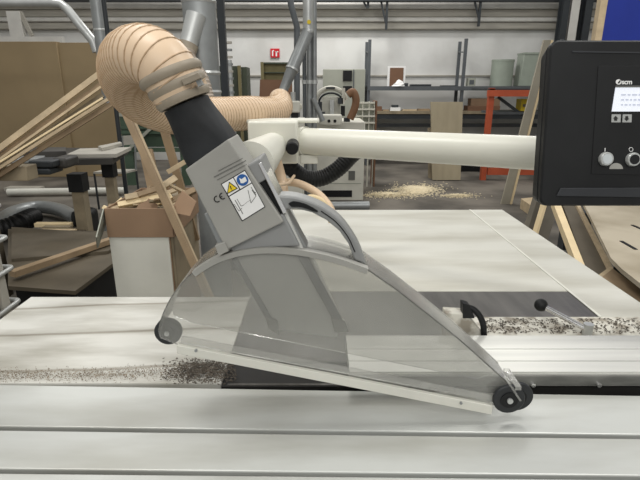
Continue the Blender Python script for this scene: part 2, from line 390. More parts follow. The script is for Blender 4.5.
# grey cover above the hood
prismG([(221,238),(283,214),(300,247),(262,248.5),(232,253)], YF+.002, YB, 'hood_neck', m_grey2, .003)
prismG([(186,169),(229,138.5),(284,221),(227,249)], YF-.006, YB-.002, 'chute_cover', m_grey, .002)
prismG([(204,214),(210,211),(226,243),(229,248),(224,252),(219,246)], YF-.001, YF+.02, 'side_rail', m_galv, .001)
prismG([(216,244),(226,240),(230,249),(220,254)], YF-.009, YF+.012, 'rail_clip', m_grey, .001)
prismG([(247,166),(260,158),(269,178),(257,185)], YF+.002, YB-.01, 'hinge_block', m_grey2, .002)
prismG([(258,164),(261,162),(287,212),(283,214)], YF+.0, YB-.02, 'bright_edge_strip', m_chrome, .001)
prismG([(257,185),(264,181),(283,216),(278,222)], YF+.006, YF+.03, 'recess', m_blk)
# handle: curved flat grip merging with grey wing
hand = [(264,200),(272,198),(290,198),(307,202),(325,210),(342,223),(355,240),(363,255),(367,268)]
hin = [(355,263),(349,247),(340,234),(327,223),(312,215),(296,211),(285,212),(297,232),(308,252),(290,250),(276,226)]
prismG(smooth2(hand,3) + hin, YF+.012, YF+.046, 'handle', m_grey2, .003)
prismG(smooth2([(288,205.5),(293,203),(306,206),(318,213),(313,213),(302,209),(291,208.5)],2), YF+.009, YF+.0125, 'handle_slot', m_blk)
MB().tube(cr(G([(321,211),(336,222),(348,237),(355,252)], YF+.011),5), .0008, 6).build('handle_groove', m_blk, gd)
# collar: circle to rectangle loft
ax = (P(208,154,.68) - P(184,104,.68)).normalized(); ux = Vector((ax.z, 0, -ax.x)).normalized(); uy = Vector((0,1,0))
if ux.x > 0: ux = -ux
ctop = P(186,104,.675); cbot = (P(186,169,YF)+P(229,138.5,YF))/2 + Vector((0,.036,0))
hw = (P(186,169,YF)-P(229,138.5,YF)).length/2
udir = (P(186,169,YF)-P(229,138.5,YF)).normalized()
vs = []; fs = []; SEG = 32; NR = 8
for i in range(NR+1):
    t = i/NR; c = ctop.lerp(cbot, t); u = ux.lerp(udir, t).normalized(); s_ = t*t*(3-2*t)
    for k in range(SEG):
        a = 2*PI*k/SEG; cx, cy = math.cos(a), math.sin(a)
        cxr, cyr = cx*.0315, cy*.0315
        e = .28; sx = math.copysign(abs(cx)**e, cx)*hw*.99; sy = math.copysign(abs(cy)**e, cy)*.0365
        vs.append(c + u*(cxr*(1-s_)+sx*s_) + uy*(cyr*(1-s_)+sy*s_))
for i in range(NR):
    for k in range(SEG): fs.append((i*SEG+k, i*SEG+(k+1)%SEG, (i+1)*SEG+(k+1)%SEG, (i+1)*SEG+k))
fs += [tuple(range(SEG-1,-1,-1)), tuple(NR*SEG+k for k in range(SEG))]
MB().add(vs, fs).build('collar', m_collar, gd)
# wheels
def wheel(px, py, Y, R, th, cat=None):
    c = P(px, py, Y)
    w = MB().disc(c, (0,1,0), R, th, 40).build('wheel', m_wheel, gd, bevel=.0015)
    MB().disc(c - Vector((0, th/2+.002, 0)), (0,1,0), R*.18, .005, 16).build('hub', m_galvl, w)
    MB().disc(c - Vector((0, th/2+.0006, 0)), (0,1,0), R*.55, .0016, 32).build('wheel_face', m_blk, w)
    return w
wheel(168.5, 331, .668, .0205, .012)
wheel(508.5, 398.5, .630, .0240, .007)
wheel(517, 396, .650, .0245, .007)
MB().cyl(P(508,398.5,.633), P(518,396,.66), .005).build('axle', m_galv, gd)
MB().bar(P(505,377,.628), P(520,400,.628), .003, .006, Vector((0,1,0))).build('wheel_bracket', m_edge, gd)
MB().bar(P(509,379,.65), P(515,379,.65), .05, .006).build('wheel_mount', m_edge, gd)
# ---- stickers on the cover
Ys = YF-.0062
def S(pts, nm, m, par, lift=0, th=.0006):
    y = Ys - lift - th
    return MB().prism([P(x,yy,y) for x, yy in pts], (0, th, 0)).build(nm, m, par, smooth=False)
stk = S([(220.8,184),(245,169.8),(265.3,207),(242,221.5)], 'warning_label', m_pk, gd)
S([(221.8,184.4),(233.0,177.9),(239.2,189.4),(228.8,195.8)], 'panel_field', m_pw, stk, .0007)
S([(233.8,177.4),(244.7,171),(251.4,182.6),(240.4,188.9)], 'panel_field', m_pw, stk, .0007)
S([(229.3,196.8),(251.8,183.5),(264.3,206.7),(242.4,220.3)], 'panel_field', m_pw, stk, .0007)
S([(227.0,194.2),(229.0,181.7),(237.8,188.4)], 'warning_triangle', m_pk, stk, .0014)
S([(227.9,192.9),(229.5,183.2),(236.4,188.3)], 'triangle_field', m_yel, stk, .0021)
S([(229.7,186.2),(230.5,185.8),(231.7,189.3),(231.2,189.6)], 'exclamation_mark', m_pk, stk, .0028)
S([(231.5,190.5),(232.3,190.1),(232.7,190.9),(231.9,191.3)], 'exclamation_mark', m_pk, stk, .0028)
MB().disc(P(242.5,180,Ys-.0017), (0,1,0), .0077, .0006, 28).build('mandatory_disc', m_pb, stk)
S([(239.2,178.2),(241.6,179.2),(245,176.6),(247,181),(243.2,183.2),(240.8,183.2)], 'book_symbol', m_pw, stk, .0022)
def ln(pts, w, nm, m, par, lift):
    q = [P(x,y,Ys-lift) for x, y in pts]; b = MB()
    for a, c in zip(q, q[1:]): b.bar(a, c, .0005, w, Vector((0,1,0))) if False else b.obox((a+c)/2, (c-a)/2, Vector((0,.0003,0)), (c-a).normalized().cross(Vector((0,1,0)))*w/2)
    return b.build(nm, m, par, smooth=False)
ln([(235,200),(243,214)], .0009, 'drawing_line', m_pg, stk, .0014)
ln([(237,199),(241,206),(244,205)], .0006, 'drawing_line', m_pg, stk, .0014)
ln([(234,204),(239,211),(242,208)], .0006, 'drawing_line', m_pg, stk, .0014)
ln([(248,190),(251,203),(256,196),(252,190),(256,193)], .0007, 'drawing_line', m_pg, stk, .0014)
ln([(251,187),(256,195)], .0007, 'drawing_line', m_pg, stk, .0014)
ln([(242,206),(250,200)], .0003, 'drawing_line', m_pg, stk, .0014)
# CE mark (arcs)
def arcpts(cx, cy, r, a0, a1, n=12): return [(cx + r*math.cos(math.radians(a0+(a1-a0)*i/n)), cy - r*math.sin(math.radians(a0+(a1-a0)*i/n))) for i in range(n+1)]
ce = thing  # placeholder name not used
rot = 28
cel = ln(arcpts(217.2,199,3.0,70+rot,290+rot), .0012, 'ce_mark', m_pk, gd, .0006)
ln(arcpts(222.6,196,3.0,70+rot,290+rot), .0012, 'letter_e', m_pk, cel, .0006)
ln([(219.8,197.5),(222.2,196.1)], .0012, 'letter_bar', m_pk, cel, .0006)
# worn printed lines
ln([(218,171),(243,158)], .0007, 'printed_line', m_pl, gd, .0006)
ln([(214,177),(246,160.5)], .0012, 'printed_line', m_pl, gd, .0006)
ln([(217,180),(247,164)], .0006, 'printed_line', m_pl, gd, .0006)
# ------------------------------------------------------------------ dust hose
hs = thing('dust_hose', P(150,90,.85), 'thick ribbed peach dust hose looping up from the guard and back to the duct', 'hose')
cold = (ctop - P(168,70,.67)).normalized()
hpts = [ctop - ax*.012, P(173,79,.672), P(160,63,.68), P(143,56,.71), P(130,62,.78), P(127,78,.87), P(137,96,.97), P(160,110,1.08), P(190,116,1.2), P(220,115,1.32), P(250,113,1.42), P(268,113,1.5), P(279,108,1.56), P(280,99,1.62)]
pa = resample(cr(hpts, 16), .0026); n = len(pa)
def hr(t): return .038 + (.0455-.038)*min(1, t*4)
rad = []
for i in range(n):
    t = i/n; r0 = .036 + .006*min(1, t*6); r0 *= 1 + .06*t
    if t > .9: r0 *= 1 - .25*(t-.9)/.1
    rad.append(r0*1.035)
MB().tube(pa, rad, 36).build('corrugated_tube', m_hose, hs)
hx = resample(cr(hpts, 16), .0129/20); nh = len(hx); hel = []; rr_ = None
for i in range(nh):
    tg_ = (hx[min(i+1,nh-1)] - hx[max(i-1,0)]).normalized()
    rr_ = tg_.cross(Vector((0,0,1))) if rr_ is None else rr_
    rr_ = (rr_ - tg_*rr_.dot(tg_)).normalized(); qq_ = tg_.cross(rr_); a_ = 2*PI*i/20; t = i/nh
    r0 = (.036 + .006*min(1, t*6))*(1+.06*t)
    if t > .9: r0 *= 1 - .25*(t-.9)/.1
    hel.append(hx[i] + (rr_*math.cos(a_) + qq_*math.sin(a_))*(r0*1.045))
MB().tube(hel, .0011, 6).build('wire_helix', m_helix, hs)
for (px, py, R, w, mm) in ((183,97.5,.0345,.013,m_clamp),(177,86,.0368,.014,m_clamp),(171,75,.0400,.012,m_clamp)):
    c = P(px, py, .673); MB().tube([c-ax*w*.5, c-ax*w*.2, c+ax*w*.2, c+ax*w*.5], [R*1.02,R*1.08,R*1.08,R*1.02], 36).build('hose_clamp', mm, hs)
c = P(192, 79, .64); MB().obox(c, ax*.004, Vector((0,.006,0)), ux*.012).build('clamp_buckle', m_clamp, hs, bevel=.001)
c = P(200, 83, .645); MB().obox(c, ax*.0035, Vector((0,.005,0)), ux*.003).build('clamp_screw', m_galv, hs)
# ------------------------------------------------------------------ arm
arm = thing('support_arm', (1.45, .95, 0), 'cream tubular support arm crossing behind the console to the guard', 'support arm')
a0 = P(300, 141, 1.36); a1 = P(552, 154, 1.03); dd = (a1-a0)
MB().cyl(a0 - dd*.04, a0 + dd*2.4, .036, 40).build('cross_tube', m_cream, arm)
ep = a0 + dd*2.35
MB().box((ep.x-.06, ep.y-.05, 0), (ep.x+.06, ep.y+.07, ep.z-.03)).build('post', m_cream, arm)
MB().tube([P(273,146,1.302), P(250,166,.72)], [.035,.036], 40).build('elbow_tube', m_cream, arm)
prect(248, 121, 298, 164, 1.30, .05).build('clamp_plate', m_cream, arm, bevel=.006)
prect(246, 119.5, 318, 123, 1.345, .07).build('clamp_top', m_cream, arm, bevel=.003)

MB().tube([a0 - dd*.02, a0 + dd*.03], .040, 36).build('collar', m_white, arm)
MB().disc(P(292.5,146.5,1.27), (0,1,.1), .0165, .05, 28).build('clamp_knob', m_blk, arm, bevel=.003)
prect(300, 155, 318, 164, 1.33, .03).build('lower_lug', m_white, arm, bevel=.003)
# black hose hanging under the arm
bh = thing('black_hose', P(320,180,1.4), 'black ribbed hose hanging in a curve below the cream arm', 'hose')
ribbed(MB(), [P(283,158,1.40), P(291,168,1.40), P(306,178,1.41), P(322,178,1.42), P(338,169,1.43), P(352,155,1.44), P(364,146,1.45)], .0235, .009, .05, 24).build('hose_tube', m_rub, bh)
ph = tag(MB().tube(cr([P(276,158,1.25), P(281,176,1.25), P(284,195,1.22), P(284,218,1.2)], 6), .0125, 14).build('clear_hose', m_hose), 'short peach hose dropping from the clamp plate beside the guard handle', 'hose')
ph = tag(MB().tube(cr([P(286,182,1.28), P(300,184,1.27), P(317,193,1.25), P(329,206,1.22), P(334,220,1.2)], 6), .0105, 14).build('clear_hose', m_hose), 'peach hose curving right below the black hose, behind the guard handle', 'hose')
ph = tag(MB().tube(cr([P(262,187,1.0), P(275,185,1.08), P(288,183,1.16), P(294,176,1.25)], 6), .004, 10).build('thin_cord', m_hose), 'thin pale cord crossing from the guard hinge to the black hose', 'cord')
ph = tag(MB().tube(cr([P(304,199,1.2), P(312,197,1.2), P(322,201,1.2), P(328,210,1.2), P(331,222,1.18)], 6), .007, 12).build('clear_hose', m_bright), 'short bright pale hose just above the guard handle', 'hose')
# ------------------------------------------------------------------ console
con = thing('control_console', P(600,205,.9), 'black control console with small lit screen and two round push buttons', 'control panel')
q0 = P(551,40,.90); q1 = P(539.5,204,.856)
dn = (q1-q0); dn = Vector((0, dn.y, dn.z)).normalized(); rt = Vector((1,0,0)); nn = rt.cross(dn).normalized()
if nn.y > 0: nn = -nn                      # towards camera
Hh = (q1-q0).length*1.012; x0c = q0.x
def CP(px, py, lift=0):
    return onplane(px, py, q0 + nn*lift, nn)
Wc = .46
def rrect(lift, x0, x1, v0, v1, r, n=6):
    o = []
    for cx, cy, a0_ in ((x1-r, v0+r, -90), (x1-r, v1-r, 0), (x0+r, v1-r, 90), (x0+r, v0+r, 180)):
        for i in range(n+1):
            a = math.radians(a0_ + 90*i/n); o.append(Vector((cx + r*math.cos(a), q0.y, q0.z)) + dn*(cy + r*math.sin(a)) + nn*lift)
    return o
def loft(rings, m, nm, par):
    vs = []; fs = []; n = len(rings[0])
    for r_ in rings: vs += r_
    for i in range(len(rings)-1):
        for k in range(n): fs.append((i*n+k, (i+1)*n+k, (i+1)*n+(k+1)%n, i*n+(k+1)%n))
    fs += [tuple(range(n)), tuple((len(rings)-1)*n+k for k in range(n-1,-1,-1))]
    return MB().add(vs, fs).build(nm, m, par)
X0, X1 = x0c, x0c + Wc
loft([rrect(-.0, X0+.003, X1, .003, Hh-.003, .012), rrect(-.003, X0, X1, 0, Hh, .014), rrect(-.012, X0, X1, 0, Hh, .014), rrect(-.0135, X0+.004, X1, .004, Hh-.004, .012),
      rrect(-.015, X0+.004, X1, .004, Hh-.004, .012), rrect(-.0165, X0, X1, 0.002, Hh-.002, .014), rrect(-.036, X0+.001, X1, .010, Hh-.004, .016), rrect(-.055, X0+.03, X1, .03, Hh-.03, .016)], m_blk, 'housing', con)
def cpoly(pts, nm, m, par, lift, th, bev=0):
    return MB().prism([CP(x, y, lift) for x, y in pts], nn*th).build(nm, m, par, bevel=bev, smooth=False)
cpoly([(572,52.5),(800,56),(800,54.6),(572,51)], 'top_ridge', m_blk2, con, 0, .0015)
cpoly([(598,66),(800,66),(800,178),(591,174)], 'keypad_panel', m_blk2 if False else m_blk, con, 0, .0012, .0004)
cpoly([(556,196),(560,188),(800,187),(800,200)], 'lower_band', m_blk2, con, 0, .003, .001)
bez = cpoly([(615.5,86),(760,86),(760,111.5),(611.5,111.5)], 'screen', m_screen, con, .0012, .001)
cpoly([(615.5,85.6),(760,85.6),(760,87.4),(615.3,87.4)], 'screen_frame', m_pg, con, .0022, .0006)
for y in (94, 99, 104):
    mb = MB()
    x = 621
    while x < 640:
        w = random.choice((3, 5, 2)); mb.prism([CP(a, b, .0022) for a, b in ((x,y),(x+w,y),(x+w,y+1.6),(x,y+1.6))], nn*.0003); x += w+1.5
    mb.build('screen_text', m_line, bez, smooth=False)
# buttons with symbols
for x, sym in ((616,0),(627,1)):
    k = cpoly([(x-4.6,114.5),(x+4.4,114.5),(x+4.1,122.5),(x-5,122.5)], 'key', M('key_grey', (168,170,168), .5, 0, var=.03), con, .0012, .0016, .0004)
    cx, cy = x-.4, 118.5
    if sym == 0: cpoly([(cx-2.6,cy),(cx,cy-2.6),(cx+2.6,cy),(cx+1.5,cy),(cx+1.5,cy+2.2),(cx-1.5,cy+2.2),(cx-1.5,cy)], 'key_symbol', m_pk, k, .003, .0003)
    else: cpoly([(cx-1.2,cy-2.4),(cx+1.6,cy-2.4),(cx+1.6,cy),(cx+2.6,cy),(cx,cy+2.6),(cx-2.6,cy),(cx-1.2,cy)], 'key_symbol', m_pk, k, .003, .0003)
for x, y, dark in ((605,159,0),(632,159.5,1)):
    c = CP(x, y, .0012)
    pb = MB().tube([c, c+nn*.006, c+nn*.0075], [.0122,.012,.0108], 32).build('push_button', m_chrome if False else m_galvl, con)
    pb['label'] = 'silver start button' if not dark else 'black stop button with silver ring'
    MB().disc(c+nn*.0078, nn, .0085, .001, 28).build('button_cap', m_blk if dark else M('cap_grey', (196,202,204), .4, 0, var=.03), pb)
    if dark:
        MB().tube([CP(x-1+2.0*math.cos(a*PI/8), 149.5-2.0*math.sin(a*PI/8), .0014) for a in range(17)], .0004, 6).build('button_mark', m_pw, con)
    else: cpoly([(x-.3,148),(x+.4,148),(x+.2,151.5),(x-.5,151.5)], 'button_mark', m_pw, con, .0012, .0004)
cpoly([(616+6.8*math.cos(PI*i/14), 169-6*math.sin(PI*i/14)) for i in range(15)], 'half_disc_plate', m_grey, con, .0012, .0006)
# logo: round swoosh mark and lettering
lg = MB(); c = (618.6, 82)
lg.prism([CP(c[0]+2.9*math.cos(a), c[1]-2.7*math.sin(a), .0013) for a in [2*PI*i/24 for i in range(24)]], nn*.0004)
lgo = lg.build('logo_mark', m_pw, con, smooth=False)
cpoly([(617.6,83),(620.6,79.2),(620.2,82.2),(618.8,83.6)], 'logo_swoosh', m_blk, lgo, .0018, .0004)
def text_on(txt, p, xdir, ydir, size, m, nm, par, ext=.0002):
    cu = bpy.data.curves.new('t', 'FONT'); cu.body = txt; cu.size = size; cu.extrude = ext; cu.space_character = .95; cu.offset = size*.02
    ob = bpy.data.objects.new('t', cu); C.objects.link(ob); dg = bpy.context.evaluated_depsgraph_get(); dg.update()
    me = bpy.data.meshes.new_from_object(ob.evaluated_get(dg)); bpy.data.objects.remove(ob); bpy.data.curves.remove(cu)
    zd = xdir.cross(ydir)
    for v in me.vertices: c_ = v.co; v.co = xdir*c_.x + ydir*c_.y + zd*c_.z
    me.materials.clear(); me.materials.append(m); me.name = nm
    o = bpy.data.objects.new(nm, me); C.objects.link(o); o.parent = par; o.location = Vector(p) - ORI[par.name]; return o
text_on('scm', CP(621.6,84.2,.0016), rt, -dn, .0118, m_pw, 'logo_lettering', con)
MB().bar(Vector((X0+.2, q0.y+.09, q1.z+.06)), Vector((X0+.2, q0.y+.20, q1.z+.06)), .05, .05).build('mounting_bracket', m_blk, con)
# ------------------------------------------------------------------ wood chips
def flakes(nm, region, n, size, m, label, zf, cat='wood chips'):
    mb = MB()
    for _ in range(n):
        x, y = region(); b = T(x, y, TZ+.002); h = zf(x, y); s_ = size*random.uniform(.4, 1.3); a = random.uniform(0, PI)
        e1 = Vector((math.cos(a), math.sin(a), random.uniform(-.3,.3)))*s_; e2 = Vector((-math.sin(a), math.cos(a), random.uniform(-.3,.3)))*s_*random.uniform(.25,.6)
        c = Vector((b.x, b.y, TZ+.0035+h+abs(e1.z)+abs(e2.z))); mb.obox(c, e1, e2, Vector((0,0,.0004)))
    return tag(mb.build(nm, m, smooth=False), label, cat, kind='stuff')
def reg1():
    while True:
        x = random.uniform(486, 700); y = random.uniform(319, 334)
        if random.random() < .35 + .65*abs(math.sin(x*.09+y*.3)): return x, y
flakes('wood_chips', reg1, 800, .0021, m_chip, 'dark brown wood chips scattered along the strip behind the fence', lambda x, y: 0)
def reg2():
    while True:
        x = random.gauss(205, 20); y = random.gauss(371, 6)
        if y < 385 and 160 < x < 236 and y > 356: return x, y
def mound(x, y): return .004*math.exp(-((x-206)/16)**2-((y-372)/7)**2)
flakes('chip_pile', reg2, 1700, .0016, m_chip, 'heaped pile of brown chips under the left end of the guard', lambda x, y: random.random()*mound(x, y))
def reg3():
    while True:
        x = random.uniform(-5, 200); y = 376 + random.gauss(0, 3.2) - 4*max(0, (x-60)/140)
        if y < 384: return x, y
flakes('chip_trail', reg3, 2200, .0007, m_fine, 'thin trail of fine brown chips along the left rear edge of the carriage', lambda x, y: 0)
# ------------------------------------------------------------------ LEFT SIDE
# white bin with cardboard sleeve
YBN = 1.94
bn = thing('offcut_bin', P(140,290,YBN+.15), 'white bin with cardboard sleeve full of wood offcuts behind the table', 'bin')
bn.location.z = 0; ORI[bn.name].z = 0
a = P(112,262,YBN); b = P(171,262,YBN); zt = P(140,237,YBN).z; zc = P(140,208.5,YBN).z
MB().box((a.x, YBN, 0), (b.x, YBN+.42, zt)).build('white_box', m_white, bn, bevel=.004)
al = P(106,220,YBN); ar = P(173,220,YBN)
mb = MB()
mb.box((al.x, YBN-.004, zt), (ar.x-.004, YBN+.004, zc)).box((al.x, YBN+.42, zt), (ar.x, YBN+.43, zc-.0)).box((al.x, YBN+.005, zt), (al.x+.006, YBN+.42, zc)).box((ar.x-.006, YBN+.005, zt), (ar.x, YBN+.42, zc-.0))
mb.build('cardboard_sleeve', m_card, bn)
mb = MB().prism([Vector((al.x, YBN-.004, zc)), Vector((al.x, YBN-.1, zt+.03)), Vector((al.x-.05, YBN-.0, zt-.05)), Vector((al.x-.012, YBN+.1, zc-.02))], (-.005,0,0)); mb.build('side_flap', m_gcab, bn)
MB().box((b.x+.001, YBN+.003, .1), (b.x+.005, YBN+.415, zt)).build('side_sheet', m_card, bn)
# offcuts
offs = [((107,213),(136,203),9,m_wood,'pale'),((118,205),(160,197),7,m_bright,'bright'),((125,198),(158,192),8,m_wood,'pale'),((138,195),(165,187),7,m_wood2,'tan'),((140,212),(172,196),8,m_bright,'bright'),
        ((150,218),(180,200),7,m_wood,'pale'),((128,211),(150,218),10,m_wood2,'tan'),((158,190),(176,178),9,m_wood,'pale'),((164,205),(195,190),8,m_wood2,'tan'),((170,185),(192,196),4,m_wood,'pale'),((112,216),(104,207),6,m_bright,'bright'),
        ((130,206),(170,210),7,m_woodg,'grey'),((148,188),(172,204),8,m_wood2,'tan'),((120,216),(165,204),9,m_woodg,'grey'),((165,214),(188,208),9,m_woodg,'grey')]
offs += [((112,210),(132,200),5,m_wood2,0),((134,206),(160,193),5,m_bright,0),((146,200),(176,190),6,m_wood,0),((156,212),(186,196),5,m_bright,0),((118,214),(140,204),5,m_wood,0)]
wl = ['pale split wood offcut poking over the left rim of the bin','bright split offcut lying across the top of the bin','pale offcut topmost on the left of the bin heap','tan offcut highest along the back of the bin heap','bright split offcut slanting down to the cardboard front','pale offcut leaning right beside the long batten','tan offcut lying low against the cardboard front','pale curled offcut behind the long batten, topmost in the heap','tan offcut reaching right over the right side of the bin','thin pale stick pointing right at the grey chute','small bright offcut sticking out left of the bin corner','grey offcut lying level in the middle of the heap','tan offcut crossing under the long batten','grey weathered offcut deep in the bin heap','grey weathered offcut low on the right of the heap','thin tan sliver near the left rim of the bin','thin bright sliver in the middle top of the heap','pale sliver under the crown of the heap, right of the middle','thin bright sliver over the right rim of the bin','thin pale sliver just above the left front rim']
for i, (p, q, w, m, _) in enumerate(offs):
    Y0 = YBN + .04 + .012*i; a = P(*p, Y0); b = P(*q, Y0+.06)
    o = MB().bar(a, b, w*.0028, w*.0032, Vector((0,.6,.8))).build('wood_offcut', m, bevel=.002); tag(o, wl[i], 'wood offcut', 'wood offcuts in the white bin')
random.seed(11)
for k in range(22):
    x = random.uniform(112, 178); y = random.uniform(195 + abs(x-150)*.28, 209); a_ = random.uniform(-.2, .75); L = random.uniform(7, 15); Y0 = YBN+.03+random.uniform(0, .25)
    if k == 10: continue
    o = MB().bar(P(x-L*math.cos(a_), y+L*math.sin(a_), Y0), P(x+L*math.cos(a_), y-L*math.sin(a_), Y0+.05), random.uniform(.008,.022), random.uniform(.006,.016), Vector((0,.6,.8))).build('wood_offcut', random.choice([m_wood, m_wood2, m_woodg, m_bright, m_wood2]), bevel=.001)
    tag(o, 'small split offcut in the jumbled heap filling the white bin', 'wood offcut', 'wood offcuts in the white bin')
for i, (cx, cy) in enumerate(((144,208),(182,204))):
    o = MB().prism([P(cx-12,cy+8,YBN+.03), P(cx+8,cy+12,YBN+.03), P(cx+14,cy-2,YBN+.06), P(cx,cy-13,YBN+.1)], (0,.006,.002)).build('board_scrap', m_card); tag(o, ['torn brown board scrap standing in the front of the bin','torn brown board scrap standing at the right side of the bin'][i], 'scrap')
mb = MB().box((al.x+.012, YBN+.008, .5), (ar.x-.01, YBN+.415, zc-.015)); o = mb.build('packed_offcuts', m_woodg, bn); 
# long battens rising from bin
def batten(a, b, w, h, m, lb, up=Vector((0,1,0)), grp=None, nm='wood_batten'):
    o = MB().bar(a, b, w, h, up).build(nm, m, bevel=.001); return tag(o, lb, 'batten', grp)
def tofloor(a, b):
    return a + (b-a)*((a.z-.02)/(a.z-b.z))
batten(P(116,92,2.04), tofloor(P(116,92,2.04), P(199,276,1.86)), .026, .022, m_wood2, 'long tan batten leaning from the bin up behind the hose')
batten(P(121,92,2.07), tofloor(P(121,92,2.07), P(203,276,1.89)), .008, .022, m_wood, 'thin pale strip leaning beside the long tan batten')
batten(P(163,125,2.2), P(196,240,2.3), .036, .02, m_wood2, 'tan batten behind the black collar, right of the long leaning one')
batten(P(146,150,2.3), P(158,205,2.24), .06, .02, m_wood2, 'wide tan board standing in the bin behind the offcuts')
batten(P(168,172,2.05), P(205,150,2.05), .02, .018, m_wood, 'short pale stick crossing behind the black collar')
# bundle of strips to the upper left
strips = [((-40,178),(102,72),7,m_wood,3.2,'topmost and widest pale strip of the bundle at left'),((-40,184),(106,80),4,m_wood2,3.22,'thin tan strip just below the topmost strip'),((-40,188),(101,87),3,m_wood,3.18,'thin pale strip second from the top of the bundle'),
          ((-40,192),(103,95),6,m_woodg,3.24,'weathered strip in the middle of the bundle'),((-40,187),(103,98),2.4,m_bright,3.1,'brightest thin strip of the bundle at left'),((-40,193),(118,93),4,m_wood,3.2,'longest pale strip of the bundle, reaching the hose'),((-40,200),(121,98),6,m_wood2,3.22,'lowest tan strip of the bundle')]
for p, q, w, m, Y, lb in strips:
    a = P(*p, Y-.35); b = P(*q, Y); d = (a-b); a2 = a + d*1.0
    batten(a2, b, w*Y/485*.72, .02, m, lb, grp='wood strips leaning at left')
# big mdf panels
mp1 = tag(frect(-40, 41.5, 64, 7.7, .12, ym=95).build('mdf_panel', m_mdf, bevel=.004), 'large brown board standing upright at far left', 'board')
mp2 = tag(frect(64.5, 42.5, 119, 7.75, .12, ym=95).build('mdf_panel', m_mdf, bevel=.004), 'large brown board standing right of the dark crack, behind the wood strips', 'board')
# crack between boards: dark board edge
# green machine
gm = thing('green_frame', (P(140,150,7.0).x, 7.0, 0), 'dark green steel machine frame behind the leaning battens', 'machine')
frect(121, 84, 130, 7.0, .1, ym=130).build('post', m_green, gm); frect(178, 84, 186, 7.0, .1, ym=130).build('post', m_green, gm)
for y0, y1 in ((113,116.5),(127,129),(131,134),(148,152)):
    prect(119, y0, 190, y1, 6.98, .06).build('rail', m_green if y0 != 113 else m_gcab, gm)
prect(130, 117, 178, 147, 7.06, .04).build('panel', m_green, gm)
MB().bar(P(128,150,6.9), P(165,115,6.9), .04, .04, Vector((0,1,0))).build('brace', m_gcab, gm)
# trestle table
tt = thing('work_bench', (P(90,200,4.1).x, 4.1, 0), 'low dark work bench with pale top corner and wooden legs at left', 'bench')
zt = .83
MB().prism([T(66,154.5,zt), T(116,154,zt), T(131,147,zt), T(80,148.5,zt)], (0,0,-.03)).build('pale_top', m_lbench, tt)
MB().prism([T(-60,162,zt-.032), T(112,158.5,zt-.032), T(128,148,zt-.032), T(-60,147,zt-.032)], (0,0,-.05)).build('top_frame', m_dbench, tt)
MB().prism([T(98,146,zt+.03), T(120,141.5,zt+.03), T(122,143,zt+.03), T(102,148,zt+.03)], (0,0,-.028)).build('sheet', m_lbench, tt)
for (x, yt, yb_, Y, w, m2) in ((72,160,250,3.62,.085,m_woodg),(106,158,215,4.25,.075,m_woodg)):
    a = P(x, yt, Y); b = P(x+4, yb_, Y-.02)
    lg_ = MB().box((a.x-w/2, Y, 0), (a.x+w/2, Y+w, zt-.085)).build('leg', m2, tt)
    MB().box((a.x-w/2-.012, Y-.012, zt-.22), (a.x+w/2+.012, Y+w+.012, zt-.083)).build('leg_socket', m_blk, lg_)
# dark profiles on bench
a = T(-30,152,zt)
def slab(nm, pts, z, th, m, lb, cat, bev=.004):
    o = MB().prism([T(x,y,z) for x, y in pts], (0,0,-th)).build(nm, m, bevel=bev, smooth=False); return tag(o, lb, cat)
slab('machine_beam', [(-40,152.5),(66,151),(66,147),(-40,148)], zt+.06, .055, m_dbench, 'dark flat beam lying along the back of the bench at left', 'beam')
slab('rail_profile', [(-20,160),(43,158.5),(45,155.5),(-20,156.5)], zt+.035, .03, m_galv, 'grey metal rail lying at the front of the dark bench', 'rail')
# near wooden block and clamps
o = tag(prect(-30, 166.5, 27, 181, 3.0, .12).build('wood_block', m_woodg, bevel=.004), 'square weathered timber poking in at far left, below the wood strips', 'timber')
tag(MB().box((P(-28,175,3).x, 3.02, 0), (P(-22,175,3).x, 3.1, P(0,181.2,3.0).z)).build('timber_trestle', m_dboard), 'dark support under the square timber at far left', 'trestle')
r = tt
prect(28, 161, 52, 168, 3.25, .2).build('clamp_block', m_dsteel, r, bevel=.01); prect(27, 169, 50, 175, 3.25, .18).build('clamp_block', m_dsteel, r, bevel=.01); prect(51, 158, 66, 169, 3.35, .2).build('spindle_block', m_dbench, r, bevel=.02)
# floor pipe white
tag(MB().cyl(T(8,192,.06)+Vector((0,0,0)), T(125,190.5,.06), .045, 16).build('white_pipe', m_white), 'long white pipe lying on the floor behind the bench legs', 'pipe')
tag(MB().box((T(30,181,.02).x, 6.6, 0), (T(62,181,.02).x, 6.75, .04)).build('light_slat', m_lbench), 'short pale slat on the floor behind the white pipe', 'slat')
# metal chair frame
chp = T(118,205,0)
ch = thing('metal_chair', chp, 'thin metal framed chair with pale seat behind the bin', 'chair')
zs = .46
MB().prism([T(93,172,zs), T(125,172,zs), T(137,169,zs), T(105,169,zs)], (0,0,-.02)).build('seat', m_lbench, ch)
for x, y in ((94,172),(124,172),(136,169.5),(108,169.5)):
    p = T(x, y, zs-.02); MB().cyl(p, (p.x, p.y, 0), .012, 8).build('leg', m_dsteel, ch)
for x in (124, 136):
    p = T(x, 171 if x == 124 else 169.5, zs); MB().cyl(p, (p.x+.03, p.y, .85), .012, 8).build('back_post', m_galv, ch)
p = T(124,171,zs); q = T(136,169.5,zs); MB().bar((p.x+.03,p.y,.8), (q.x+.03,q.y,.8), .02, .1).build('back_rail', m_lbench, ch)
